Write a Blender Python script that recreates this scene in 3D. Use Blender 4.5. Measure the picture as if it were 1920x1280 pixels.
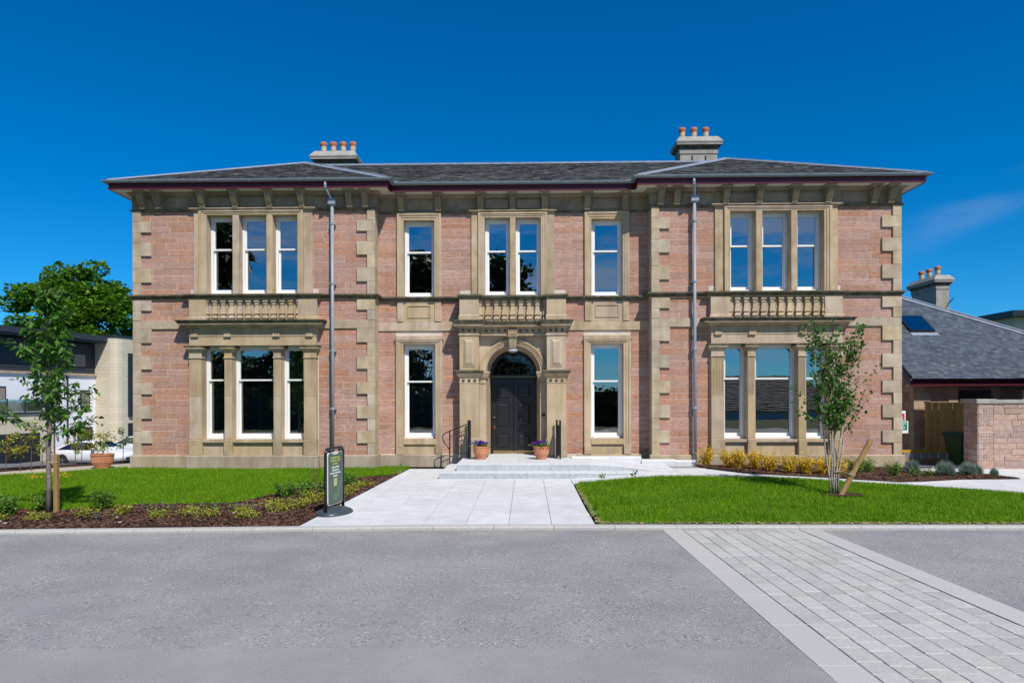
import bpy, bmesh, math, random
import numpy as np
from mathutils import Vector, Matrix

# ------------------------------------------------------------------ scene, camera, sky, sun
sc = bpy.context.scene
for o in list(bpy.data.objects): bpy.data.objects.remove(o)
C = sc.collection
R = math.radians
cam_d = bpy.data.cameras.new('camera')
cam_d.sensor_width = 36; cam_d.lens = 24; cam_d.clip_end = 2000
cam_d.shift_y = 105 / 1920
cam = bpy.data.objects.new('camera', cam_d); C.objects.link(cam)
cam.matrix_world = (Matrix.Translation((0, -18.3, 1.89)) @ Matrix.Rotation(R(1.227), 4, 'Z')
                    @ Matrix.Rotation(R(90), 4, 'X') @ Matrix.Rotation(R(-.144), 4, 'Z'))
sc.camera = cam
sc.view_settings.view_transform = 'Standard'; sc.view_settings.look = 'None'
sc.view_settings.gamma = 1; sc.view_settings.exposure = 0.0
sc.view_settings.use_curve_mapping = False

SUN_EL, SUN_AZ = R(50), R(29.5)           # azimuth measured from the facade normal towards +X
sun_d = bpy.data.lights.new('sun', 'SUN'); sun_d.energy = 4.8; sun_d.angle = R(.55); sun_d.color = (1, .95, .87)
sun = bpy.data.objects.new('sun', sun_d); C.objects.link(sun)
sdir = Vector((-math.sin(SUN_AZ) * math.cos(SUN_EL), math.cos(SUN_AZ) * math.cos(SUN_EL), -math.sin(SUN_EL)))
sun.rotation_euler = sdir.to_track_quat('-Z', 'Y').to_euler(); sun.location = (20, -30, 40)

world = bpy.data.worlds.new('World'); sc.world = world; world.use_nodes = True
wn, wl = world.node_tree.nodes, world.node_tree.links
wn.clear()
wo = wn.new('ShaderNodeOutputWorld'); bg = wn.new('ShaderNodeBackground'); sky = wn.new('ShaderNodeTexSky')
sky.sky_type = 'NISHITA'; sky.sun_disc = False
sky.sun_elevation = SUN_EL; sky.sun_rotation = R(180) - SUN_AZ
sky.air_density = 1.0; sky.dust_density = .1; sky.ozone_density = 3.0; sky.altitude = 600
hs = wn.new('ShaderNodeHueSaturation'); hs.inputs['Saturation'].default_value = 1.1
pol = wn.new('ShaderNodeMix'); pol.data_type = 'RGBA'; pol.blend_type = 'MULTIPLY'; pol.inputs[0].default_value = 1
pol.inputs[7].default_value = (.37, .94, 1.41, 1)          # deep, polarised blue of the photograph
wl.new(sky.outputs[0], pol.inputs[6]); wl.new(pol.outputs[2], hs.inputs['Color'])
# thin high cloud: a wisp low on the right, broken cloud towards the south
tc = wn.new('ShaderNodeTexCoord'); sp_ = wn.new('ShaderNodeSeparateXYZ'); wl.new(tc.outputs['Generated'], sp_.inputs[0])
def wm(op, a, b_=None, clamp=False):
    q = wn.new('ShaderNodeMath'); q.operation = op; q.use_clamp = clamp
    for k_, v_ in enumerate((a, b_)):
        if v_ is None: continue
        if isinstance(v_, (int, float)): q.inputs[k_].default_value = v_
        else: wl.new(v_, q.inputs[k_])
    return q.outputs[0]
def wr(v_, a, b_):
    q = wn.new('ShaderNodeMapRange'); q.interpolation_type = 'SMOOTHSTEP'; q.inputs[1].default_value = a; q.inputs[2].default_value = b_; wl.new(v_, q.inputs[0]); return q.outputs[0]
mp = wn.new('ShaderNodeMapping'); nz = wn.new('ShaderNodeTexNoise')
mp.inputs['Rotation'].default_value = (0, R(-14), 0); mp.inputs['Scale'].default_value = (2.2, 2.2, 11)
nz.inputs['Scale'].default_value = 2.0; nz.inputs['Detail'].default_value = 7; nz.inputs['Roughness'].default_value = .62
wl.new(tc.outputs['Generated'], mp.inputs[0]); wl.new(mp.outputs[0], nz.inputs['Vector'])
line = wm('SUBTRACT', sp_.outputs[2], wm('ADD', wm('MULTIPLY', sp_.outputs[0], .46), -.024))
band = wr(wm('MULTIPLY', wm('ABSOLUTE', line), -1), -.035, -.004)
wisp = wm('MULTIPLY', wm('MULTIPLY', band, wr(sp_.outputs[0], .40, .52)), wr(nz.outputs[0], .36, .70))
wisp = wm('MULTIPLY', wm('MULTIPLY', wisp, wr(sp_.outputs[1], 0, .3)), .13)
south = wm('MULTIPLY', wm('MULTIPLY', wr(nz.outputs[0], .42, .66), wr(wm('MULTIPLY', sp_.outputs[1], -1), .1, .6)), .62)
mx = wn.new('ShaderNodeMix'); mx.data_type = 'RGBA'
wl.new(wm('ADD', wisp, south, True), mx.inputs[0]); wl.new(hs.outputs[0], mx.inputs[6]); mx.inputs[7].default_value = (6.0, 6.9, 8.4, 1)
wl.new(mx.outputs[2], bg.inputs[0]); bg.inputs[1].default_value = .085
wl.new(bg.outputs[0], wo.inputs[0])

# ------------------------------------------------------------------ materials
MATS = {}
def nodes(name):
    m = bpy.data.materials.new(name); m.use_nodes = True
    n, l = m.node_tree.nodes, m.node_tree.links
    b = n['Principled BSDF']
    MATS[name] = m
    return m, n, l, b
def rgb(c): return (c[0], c[1], c[2], 1)
def mat(name, col, col2=None, scale=3.0, rough=.7, bump=0, bscale=40, var=0, spec=.3, metal=0, detail=5, stretch=(1, 1, 1), p0=.35, p1=.65, bdist=.01, hvar=0, stain=0):
    """Principled with noise between two colours, per-piece value variation and bump."""
    m, n, l, b = nodes(name)
    b.inputs['Roughness'].default_value = rough; b.inputs['Metallic'].default_value = metal
    b.inputs['Specular IOR Level'].default_value = spec
    t = n.new('ShaderNodeTexCoord'); mpn = n.new('ShaderNodeMapping'); mpn.inputs['Scale'].default_value = stretch
    l.new(t.outputs['Object'], mpn.inputs[0])
    out = None
    if col2:
        z = n.new('ShaderNodeTexNoise'); z.inputs['Scale'].default_value = scale; z.inputs['Detail'].default_value = detail
        l.new(mpn.outputs[0], z.inputs['Vector'])
        r = n.new('ShaderNodeValToRGB'); r.color_ramp.elements[0].position = p0; r.color_ramp.elements[1].position = p1
        r.color_ramp.elements[0].color = rgb(col); r.color_ramp.elements[1].color = rgb(col2)
        l.new(z.outputs[0], r.inputs[0]); out = r.outputs[0]
    if var or hvar:
        oi = n.new('ShaderNodeObjectInfo'); ge = n.new('ShaderNodeNewGeometry')
        ad = n.new('ShaderNodeMath'); ad.operation = 'ADD'; fr = n.new('ShaderNodeMath'); fr.operation = 'FRACT'
        l.new(oi.outputs['Random'], ad.inputs[0]); l.new(ge.outputs['Random Per Island'], ad.inputs[1]); l.new(ad.outputs[0], fr.inputs[0])
        h = n.new('ShaderNodeHueSaturation')
        mr = n.new('ShaderNodeMapRange'); mr.inputs['To Min'].default_value = 1 - var; mr.inputs['To Max'].default_value = 1 + var
        l.new(fr.outputs[0], mr.inputs[0]); l.new(mr.outputs[0], h.inputs['Value'])
        if hvar:
            m3 = n.new('ShaderNodeMath'); m3.operation = 'MULTIPLY'; m3.inputs[1].default_value = 7.31
            f3 = n.new('ShaderNodeMath'); f3.operation = 'FRACT'
            mr2 = n.new('ShaderNodeMapRange'); mr2.inputs['To Min'].default_value = .5 - hvar; mr2.inputs['To Max'].default_value = .5 + hvar
            l.new(fr.outputs[0], m3.inputs[0]); l.new(m3.outputs[0], f3.inputs[0]); l.new(f3.outputs[0], mr2.inputs[0]); l.new(mr2.outputs[0], h.inputs['Hue'])
            mr4 = n.new('ShaderNodeMapRange'); mr4.inputs['To Min'].default_value = .82; mr4.inputs['To Max'].default_value = 1.15
            l.new(f3.outputs[0], mr4.inputs[0]); l.new(mr4.outputs[0], h.inputs['Saturation'])
        if out is not None: l.new(out, h.inputs['Color'])
        else: h.inputs['Color'].default_value = rgb(col)
        out = h.outputs[0]
    if stain and out is not None:
        ms_ = n.new('ShaderNodeMapping'); ms_.inputs['Scale'].default_value = (3.2, 3.2, .45); l.new(t.outputs['Object'], ms_.inputs[0])
        zs2 = n.new('ShaderNodeTexNoise'); zs2.inputs['Scale'].default_value = 1.4; zs2.inputs['Detail'].default_value = 6; zs2.inputs['Roughness'].default_value = .65
        l.new(ms_.outputs[0], zs2.inputs['Vector'])
        rs2 = n.new('ShaderNodeValToRGB'); rs2.color_ramp.elements[0].position = .30; rs2.color_ramp.elements[1].position = .58
        q_ = 1 - stain; rs2.color_ramp.elements[0].color = (q_, q_ * .97, q_ * .93, 1); rs2.color_ramp.elements[1].color = (1.03, 1.02, 1.0, 1)
        l.new(zs2.outputs[0], rs2.inputs[0]); mm = n.new('ShaderNodeMix'); mm.data_type = 'RGBA'; mm.blend_type = 'MULTIPLY'; mm.inputs[0].default_value = 1
        l.new(out, mm.inputs[6]); l.new(rs2.outputs[0], mm.inputs[7]); out = mm.outputs[2]
    if out is not None: l.new(out, b.inputs['Base Color'])
    else: b.inputs['Base Color'].default_value = rgb(col)
    if bump:
        z2 = n.new('ShaderNodeTexNoise'); z2.inputs['Scale'].default_value = bscale; z2.inputs['Detail'].default_value = 6
        z2.inputs['Roughness'].default_value = .65
        l.new(mpn.outputs[0], z2.inputs['Vector'])
        bu = n.new('ShaderNodeBump'); bu.inputs['Strength'].default_value = bump; bu.inputs['Distance'].default_value = bdist
        l.new(z2.outputs[0], bu.inputs['Height']); l.new(bu.outputs[0], b.inputs['Normal'])
    return m
def leafmat(name, col, col2, trans=.35, var=.3, rough=.5, patch=0):
    m, n, l, b = nodes(name)
    ge = n.new('ShaderNodeNewGeometry'); oi = n.new('ShaderNodeObjectInfo')
    ad = n.new('ShaderNodeMath'); ad.operation = 'ADD'; fr = n.new('ShaderNodeMath'); fr.operation = 'FRACT'
    l.new(oi.outputs['Random'], ad.inputs[0]); l.new(ge.outputs['Random Per Island'], ad.inputs[1]); l.new(ad.outputs[0], fr.inputs[0])
    r = n.new('ShaderNodeValToRGB'); r.color_ramp.elements[0].color = rgb(col); r.color_ramp.elements[1].color = rgb(col2)
    l.new(fr.outputs[0], r.inputs[0])
    m7 = n.new('ShaderNodeMath'); m7.operation = 'MULTIPLY'; m7.inputs[1].default_value = 13.7; f7 = n.new('ShaderNodeMath'); f7.operation = 'FRACT'
    l.new(fr.outputs[0], m7.inputs[0]); l.new(m7.outputs[0], f7.inputs[0])
    mr = n.new('ShaderNodeMapRange'); mr.inputs['To Min'].default_value = 1 - var; mr.inputs['To Max'].default_value = 1 + var
    l.new(f7.outputs[0], mr.inputs[0])
    h = n.new('ShaderNodeHueSaturation'); l.new(r.outputs[0], h.inputs['Color']); l.new(mr.outputs[0], h.inputs['Value'])
    if patch:
        tq = n.new('ShaderNodeTexCoord'); zq = n.new('ShaderNodeTexNoise'); zq.inputs['Scale'].default_value = 1.3; zq.inputs['Detail'].default_value = 5; zq.inputs['Roughness'].default_value = .7
        l.new(tq.outputs['Object'], zq.inputs['Vector'])
        rq = n.new('ShaderNodeValToRGB'); rq.color_ramp.elements[0].position = .3; rq.color_ramp.elements[1].position = .72
        rq.color_ramp.elements[0].color = (1 - patch, 1 - patch * .8, 1 - patch, 1); rq.color_ramp.elements[1].color = (1 + patch * .9, 1 + patch * .35, 1 + patch, 1)
        l.new(zq.outputs[0], rq.inputs[0]); mq = n.new('ShaderNodeMix'); mq.data_type = 'RGBA'; mq.blend_type = 'MULTIPLY'; mq.inputs[0].default_value = 1
        l.new(h.outputs[0], mq.inputs[6]); l.new(rq.outputs[0], mq.inputs[7])
        class _H: outputs = [mq.outputs[2]]
        h = _H
    l.new(h.outputs[0], b.inputs['Base Color'])
    b.inputs['Roughness'].default_value = rough; b.inputs['Specular IOR Level'].default_value = .25
    tr = n.new('ShaderNodeBsdfTranslucent'); l.new(h.outputs[0], tr.inputs[0])
    ms = n.new('ShaderNodeMixShader'); ms.inputs[0].default_value = trans
    l.new(b.outputs[0], ms.inputs[1]); l.new(tr.outputs[0], ms.inputs[2]); l.new(ms.outputs[0], n['Material Output'].inputs[0])
    return m
def glassmat(name, refl=.28, tint=(.75, .8, .82), wave=.02):
    m, n, l, b = nodes(name); n.remove(b)
    tr = n.new('ShaderNodeBsdfTransparent'); tr.inputs[0].default_value = rgb(tint)
    gl = n.new('ShaderNodeBsdfGlossy'); gl.inputs['Roughness'].default_value = .004; gl.inputs['Color'].default_value = (.95, .97, 1, 1)
    fr = n.new('ShaderNodeFresnel'); fr.inputs[0].default_value = 1.5
    ad = n.new('ShaderNodeMath'); ad.operation = 'ADD'; ad.use_clamp = True; ad.inputs[1].default_value = refl
    l.new(fr.outputs[0], ad.inputs[0])
    t = n.new('ShaderNodeTexCoord'); z = n.new('ShaderNodeTexNoise'); z.inputs['Scale'].default_value = 2.2; z.inputs['Detail'].default_value = 1
    l.new(t.outputs['Object'], z.inputs['Vector'])
    bu = n.new('ShaderNodeBump'); bu.inputs['Strength'].default_value = wave; bu.inputs['Distance'].default_value = .03
    l.new(z.outputs[0], bu.inputs['Height']); l.new(bu.outputs[0], gl.inputs['Normal'])
    ms = n.new('ShaderNodeMixShader'); l.new(ad.outputs[0], ms.inputs[0]); l.new(tr.outputs[0], ms.inputs[1]); l.new(gl.outputs[0], ms.inputs[2])
    l.new(ms.outputs[0], n['Material Output'].inputs[0])
    return m

mat('pink_stone', (.40, .20, .143), (.56, .352, .275), scale=13, rough=.92, bump=1, bscale=42, var=.10, hvar=.004, bdist=.018, stretch=(.75, 1, 1.6), spec=.12, detail=10, p0=.25, p1=.75, stain=.12)
mat('quoin_stone', (.425, .333, .228), (.545, .448, .328), scale=3.5, rough=.88, bump=.3, bscale=70, var=.10, hvar=.006, spec=.15, detail=8, stain=.2)
mat('rubble_stone', (.36, .215, .165), (.53, .375, .31), scale=11, rough=.92, bump=1, bscale=40, var=.14, hvar=.008, bdist=.015, spec=.12, detail=9, p0=.25, p1=.75)
mat('mortar', (.62, .51, .42), (.70, .60, .50), scale=6, rough=.95, bump=.4, bscale=60)
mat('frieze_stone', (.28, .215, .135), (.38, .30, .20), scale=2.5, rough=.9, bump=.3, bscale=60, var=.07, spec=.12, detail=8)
mat('tan_stone', (.41, .308, .198), (.535, .422, .29), scale=3.2, rough=.88, bump=.3, bscale=70, var=.09, hvar=.005, spec=.15, detail=7, stain=.24)
mat('tan_smooth', (.445, .337, .219), (.525, .413, .284), scale=2.0, rough=.88, bump=.2, bscale=60, var=.07, hvar=.004, spec=.15, detail=8, stain=.2)
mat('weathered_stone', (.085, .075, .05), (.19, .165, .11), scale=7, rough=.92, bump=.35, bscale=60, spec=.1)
mat('plinth_stone', (.38, .30, .21), (.45, .37, .28), scale=2.2, rough=.9, bump=.3, bscale=50, var=.12, hvar=.012, spec=.15, stain=.25)
mat('grey_stone', (.30, .28, .24), (.39, .37, .33), scale=4, rough=.9, bump=.3, bscale=50, var=.06, spec=.15)
mat('old_slate', (.045, .048, .052), (.13, .13, .12), scale=9, rough=.75, bump=.5, bscale=40, var=.5, hvar=.02, spec=.3)
mat('new_slate', (.052, .07, .092), (.088, .108, .132), scale=5, rough=.6, bump=.3, bscale=40, var=.27, hvar=.03, spec=.4)
mat('roof_deck', (.05, .055, .06), rough=.9)
mat('lead', (.20, .235, .29), (.28, .315, .37), scale=5, rough=.5, bump=.15, bscale=20, spec=.4)
mat('maroon_paint', (.10, .008, .02), rough=.4, spec=.45)
mat('white_paint', (.80, .80, .79), rough=.4, spec=.4)
mat('soffit_paint', (.74, .71, .62), rough=.6)
mat('gutter_metal', (.17, .21, .235), (.21, .25, .275), scale=8, rough=.45, spec=.5)
mat('pipe_metal', (.25, .29, .34), (.29, .33, .38), scale=8, rough=.45, spec=.5)
mat('terracotta', (.52, .20, .10), (.60, .27, .15), scale=6, rough=.8, bump=.2, bscale=50)
mat('terracotta_red', (.40, .13, .07), (.48, .19, .11), scale=8, rough=.8)
mat('cream_clay', (.55, .42, .27), (.62, .5, .34), scale=8, rough=.8)
mat('door_paint', (.014, .0145, .017), rough=.35, spec=.5)
mat('black_metal', (.012, .012, .014), rough=.35, spec=.5)
mat('brass', (.6, .42, .16), rough=.3, metal=1)
mat('copper', (.7, .25, .1), rough=.35, metal=.8)
mat('interior', (.10, .095, .09), rough=.9)
mat('blind_slat', (.45, .43, .40), rough=.6)
mat('roller', (.55, .57, .6), rough=.8)
glassmat('window_glass', .30)
glassmat('door_glass', .02, (.25, .27, .3))
glassmat('car_glass', .12, (.08, .09, .1), 0)
glassmat('skylight_glass', .35, (.2, .25, .3), 0)
mat('lamp_opal', (.5, .52, .55), rough=.3)
mat('kerb_stone', (.42, .405, .38), (.49, .475, .45), scale=30, rough=.85, bump=.2, bscale=200, var=.04)
mat('granite_slab', (.565, .57, .575), (.645, .65, .655), scale=3.5, rough=.75, bump=.1, bscale=200, var=.05, spec=.25, detail=8)
mat('granite_step', (.56, .575, .59), (.62, .635, .65), scale=9, rough=.75, bump=.1, bscale=200, var=.03, detail=9)
mat('granite_riser', (.40, .415, .425), (.50, .51, .52), scale=14, rough=.9, bump=.4, bscale=180, var=.06, detail=9)
mat('sett_stone', (.41, .405, .38), (.485, .48, .45), scale=25, rough=.85, bump=.3, bscale=150, var=.10, hvar=.01, detail=8)
mat('edging_stone', (.43, .42, .40), (.515, .50, .475), scale=120, rough=.85, bump=.2, bscale=250, var=.04, detail=3)
mat('joint_sand', (.05, .045, .04), (.09, .08, .07), scale=40, rough=1)
mat('slab_joint', (.27, .26, .24), rough=.95)
mat('mulch', (.035, .017, .011), (.085, .042, .028), scale=30, rough=.95, bump=1, bscale=60, bdist=.03)
mat('bark', (.07, .033, .02), (.16, .085, .055), scale=4, rough=.95, var=.5)
mat('turf', (.07, .16, .008), (.12, .22, .012), scale=14, rough=.95, bump=.5, bscale=60)
mat('earth', (.05, .075, .022), (.085, .10, .035), scale=.4, rough=.95)
mat('tarmac_yard', (.13, .13, .13), (.2, .2, .2), scale=20, rough=.9)
mat('tan_gravel', (.42, .36, .26), (.5, .44, .33), scale=60, rough=.95, bump=.3, bscale=150)
mat('stake_wood', (.30, .17, .06), (.40, .25, .11), scale=3, stretch=(8, 8, .6), rough=.8, bump=.4, bscale=30)
mat('fence_wood', (.68, .33, .075), (.80, .45, .12), scale=3, stretch=(8, 8, .5), rough=.8, var=.18, bump=.3, bscale=30)
mat('cherry_bark', (.16, .13, .11), (.26, .22, .19), scale=6, stretch=(1, 1, 3), rough=.85, bump=.4, bscale=40)
mat('birch_bark', (.42, .37, .32), (.16, .12, .095), scale=7, stretch=(1, 1, 4), rough=.8, p0=.5, p1=.7)
mat('tree_bark', (.09, .07, .05), (.14, .11, .08), scale=3, rough=.9)
mat('twig', (.14, .075, .045), rough=.8)
mat('rope', (.36, .27, .16), rough=.95)
mat('sign_green', (.075, .115, .075), (.095, .14, .095), scale=4, rough=.45)
mat('sign_black', (.012, .013, .016), rough=.28, spec=.5)
mat('sign_base', (.045, .06, .075), rough=.38, spec=.5)
mat('print_yellow', (.45, .42, .13), rough=.6)
mat('print_white', (.62, .66, .62), rough=.6)
mat('print_fern', (.22, .36, .25), rough=.6)
mat('print_beige', (.5, .45, .28), rough=.6)
mat('render_white', (.80, .81, .84), rough=.9)
mat('clad_dark', (.035, .042, .052), (.045, .052, .062), scale=3, rough=.5, stretch=(1, 1, 12))
mat('frame_dark', (.02, .03, .042), rough=.4)
mat('car_paint', (.78, .79, .82), rough=.25, spec=.6)
mat('tyre', (.015, .015, .016), rough=.8)
mat('alloy', (.3, .31, .33), rough=.3, metal=.8)
mat('bin_green', (.035, .10, .035), rough=.45)
mat('yellow_plastic', (.5, .3, .02), rough=.5)
mat('aluminium', (.45, .45, .44), rough=.4, metal=.6)
mat('plywood', (.28, .17, .08), (.36, .23, .12), scale=5, rough=.85)
mat('sign_red', (.55, .02, .06), rough=.5)
mat('sign_safety_green', (0, .22, .12), rough=.5)
mat('sign_white', (.8, .82, .82), rough=.5)
mat('garage_door', (.018, .024, .032), rough=.4)
mat('curtain_tan', (.28, .25, .21), rough=.9)
leafmat('grass_blade', (.145, .33, .006), (.24, .44, .012), trans=.42, var=.42, patch=.30)
leafmat('cherry_leaf', (.06, .175, .018), (.125, .26, .04), trans=.42, var=.3)
leafmat('birch_leaf', (.055, .155, .024), (.115, .24, .045), trans=.38, var=.35)
leafmat('tree_leaf', (.075, .19, .010), (.15, .29, .022), trans=.45, var=.3)
leafmat('dark_leaf', (.02, .05, .008), (.045, .085, .015), trans=.2, var=.3)
leafmat('yellow_leaf', (.72, .47, .025), (.82, .64, .06), trans=.42, var=.25)
leafmat('lime_leaf', (.29, .34, .03), (.44, .46, .06), trans=.35, var=.25)
leafmat('shrub_leaf', (.085, .20, .022), (.16, .29, .04), trans=.35, var=.3)
leafmat('grey_leaf', (.19, .27, .21), (.30, .38, .31), trans=.25, var=.2)
leafmat('bluegrey_leaf', (.12, .18, .17), (.2, .26, .24), trans=.25, var=.2)
leafmat('red_leaf', (.25, .09, .03), (.35, .2, .05), trans=.35, var=.3)
leafmat('purple_petal', (.09, .02, .33), (.17, .03, .42), trans=.3, var=.35)
leafmat('yellow_petal', (.7, .55, .02), (.8, .65, .05), trans=.3, var=.15)

# road: chipped grey surface dressing
def asphalt(name, c1, c2, vs, m0, m1, dark, light):
    m, n, l, b = nodes(name)
    t = n.new('ShaderNodeTexCoord')
    v = n.new('ShaderNodeTexVoronoi'); v.inputs['Scale'].default_value = vs
    z = n.new('ShaderNodeTexNoise'); z.inputs['Scale'].default_value = .8; z.inputs['Detail'].default_value = 9; z.inputs['Roughness'].default_value = .62
    z3 = n.new('ShaderNodeTexNoise'); z3.inputs['Scale'].default_value = 5; z3.inputs['Detail'].default_value = 9; z3.inputs['Roughness'].default_value = .6
    zf = n.new('ShaderNodeTexNoise'); zf.inputs['Scale'].default_value = 160; zf.inputs['Detail'].default_value = 3
    for q in (v, z, z3, zf): l.new(t.outputs['Object'], q.inputs['Vector'])
    rb = n.new('ShaderNodeValToRGB'); rb.color_ramp.elements[0].position = .32; rb.color_ramp.elements[1].position = .68
    rb.color_ramp.elements[0].color = rgb(c1); rb.color_ramp.elements[1].color = rgb(c2); l.new(z.outputs[0], rb.inputs[0])
    chip = n.new('ShaderNodeValToRGB'); e = chip.color_ramp.elements
    e[0].position = 0; e[0].color = (dark, dark, dark, 1); e[1].position = 1; e[1].color = (light, light * .92, light * .80, 1)
    for p, c in ((.12, .5 + dark * .5), (.28, 1.0), (.74, 1.0), (.86, .6 + light * .4)):
        q = e.new(p); q.color = (c, c, c, 1)
    sep = n.new('ShaderNodeSeparateColor'); l.new(v.outputs['Color'], sep.inputs[0]); l.new(sep.outputs[0], chip.inputs[0])
    msk = n.new('ShaderNodeValToRGB'); msk.color_ramp.elements[0].position = m0; msk.color_ramp.elements[1].position = m1; l.new(z3.outputs[0], msk.inputs[0])
    cm = n.new('ShaderNodeMix'); cm.data_type = 'RGBA'; cm.inputs[6].default_value = (1, 1, 1, 1); l.new(msk.outputs[0], cm.inputs[0]); l.new(chip.outputs[0], cm.inputs[7])
    rf_ = n.new('ShaderNodeMapRange'); rf_.inputs[1].default_value = .3; rf_.inputs[2].default_value = .7; rf_.inputs[3].default_value = .86; rf_.inputs[4].default_value = 1.14; l.new(zf.outputs[0], rf_.inputs[0])
    mu = n.new('ShaderNodeMix'); mu.data_type = 'RGBA'; mu.blend_type = 'MULTIPLY'; mu.inputs[0].default_value = 1
    l.new(rb.outputs[0], mu.inputs[6]); l.new(cm.outputs[2], mu.inputs[7])
    mu2 = n.new('ShaderNodeMix'); mu2.data_type = 'RGBA'; mu2.blend_type = 'MULTIPLY'; mu2.inputs[0].default_value = 1
    l.new(mu.outputs[2], mu2.inputs[6]); l.new(rf_.outputs[0], mu2.inputs[7]); l.new(mu2.outputs[2], b.inputs['Base Color'])
    b.inputs['Roughness'].default_value = .8; b.inputs['Specular IOR Level'].default_value = .25
    bu = n.new('ShaderNodeBump'); bu.inputs['Strength'].default_value = .7; bu.inputs['Distance'].default_value = .005
    l.new(v.outputs['Distance'], bu.inputs['Height']); l.new(bu.outputs[0], b.inputs['Normal'])
asphalt('asphalt', (.238, .237, .238), (.318, .314, .31), 66, .36, .62, .42, 1.75)
asphalt('asphalt_smooth', (.25, .247, .244), (.34, .335, .325), 95, .50, .72, .55, 1.5)

def bricky(name, c1, c2, cm_, w, h, mort=.006, bump=.5):
    """coursed masonry too far off to build stone by stone"""
    m, n, l, b = nodes(name)
    t = n.new('ShaderNodeTexCoord'); s = n.new('ShaderNodeSeparateXYZ'); l.new(t.outputs['Object'], s.inputs[0])
    a = n.new('ShaderNodeMath'); a.operation = 'ADD'; l.new(s.outputs[0], a.inputs[0]); l.new(s.outputs[1], a.inputs[1])
    cmb = n.new('ShaderNodeCombineXYZ'); l.new(a.outputs[0], cmb.inputs[0]); l.new(s.outputs[2], cmb.inputs[1])
    br = n.new('ShaderNodeTexBrick'); br.inputs['Scale'].default_value = 1; br.inputs['Mortar Size'].default_value = mort
    br.inputs['Brick Width'].default_value = w; br.inputs['Row Height'].default_value = h
    br.inputs['Color1'].default_value = rgb(c1); br.inputs['Color2'].default_value = rgb(c2); br.inputs['Mortar'].default_value = rgb(cm_)
    l.new(cmb.outputs[0], br.inputs['Vector']); l.new(br.outputs[0], b.inputs['Base Color']); b.inputs['Roughness'].default_value = .9
    b.inputs['Specular IOR Level'].default_value = .15
    bu = n.new('ShaderNodeBump'); bu.inputs['Strength'].default_value = bump; bu.inputs['Distance'].default_value = .01; bu.invert = True
    l.new(br.outputs['Fac'], bu.inputs['Height']); l.new(bu.outputs[0], b.inputs['Normal'])
    return m
bricky('far_cream_stone', (.60, .53, .39), (.66, .59, .45), (.46, .40, .29), .75, .22)
bricky('side_pink_stone', (.36, .19, .15), (.43, .26, .21), (.5, .4, .33), .7, .17)
bricky('neighbour_stone', (.33, .2, .15), (.4, .28, .19), (.45, .36, .27), .5, .3)

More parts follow.
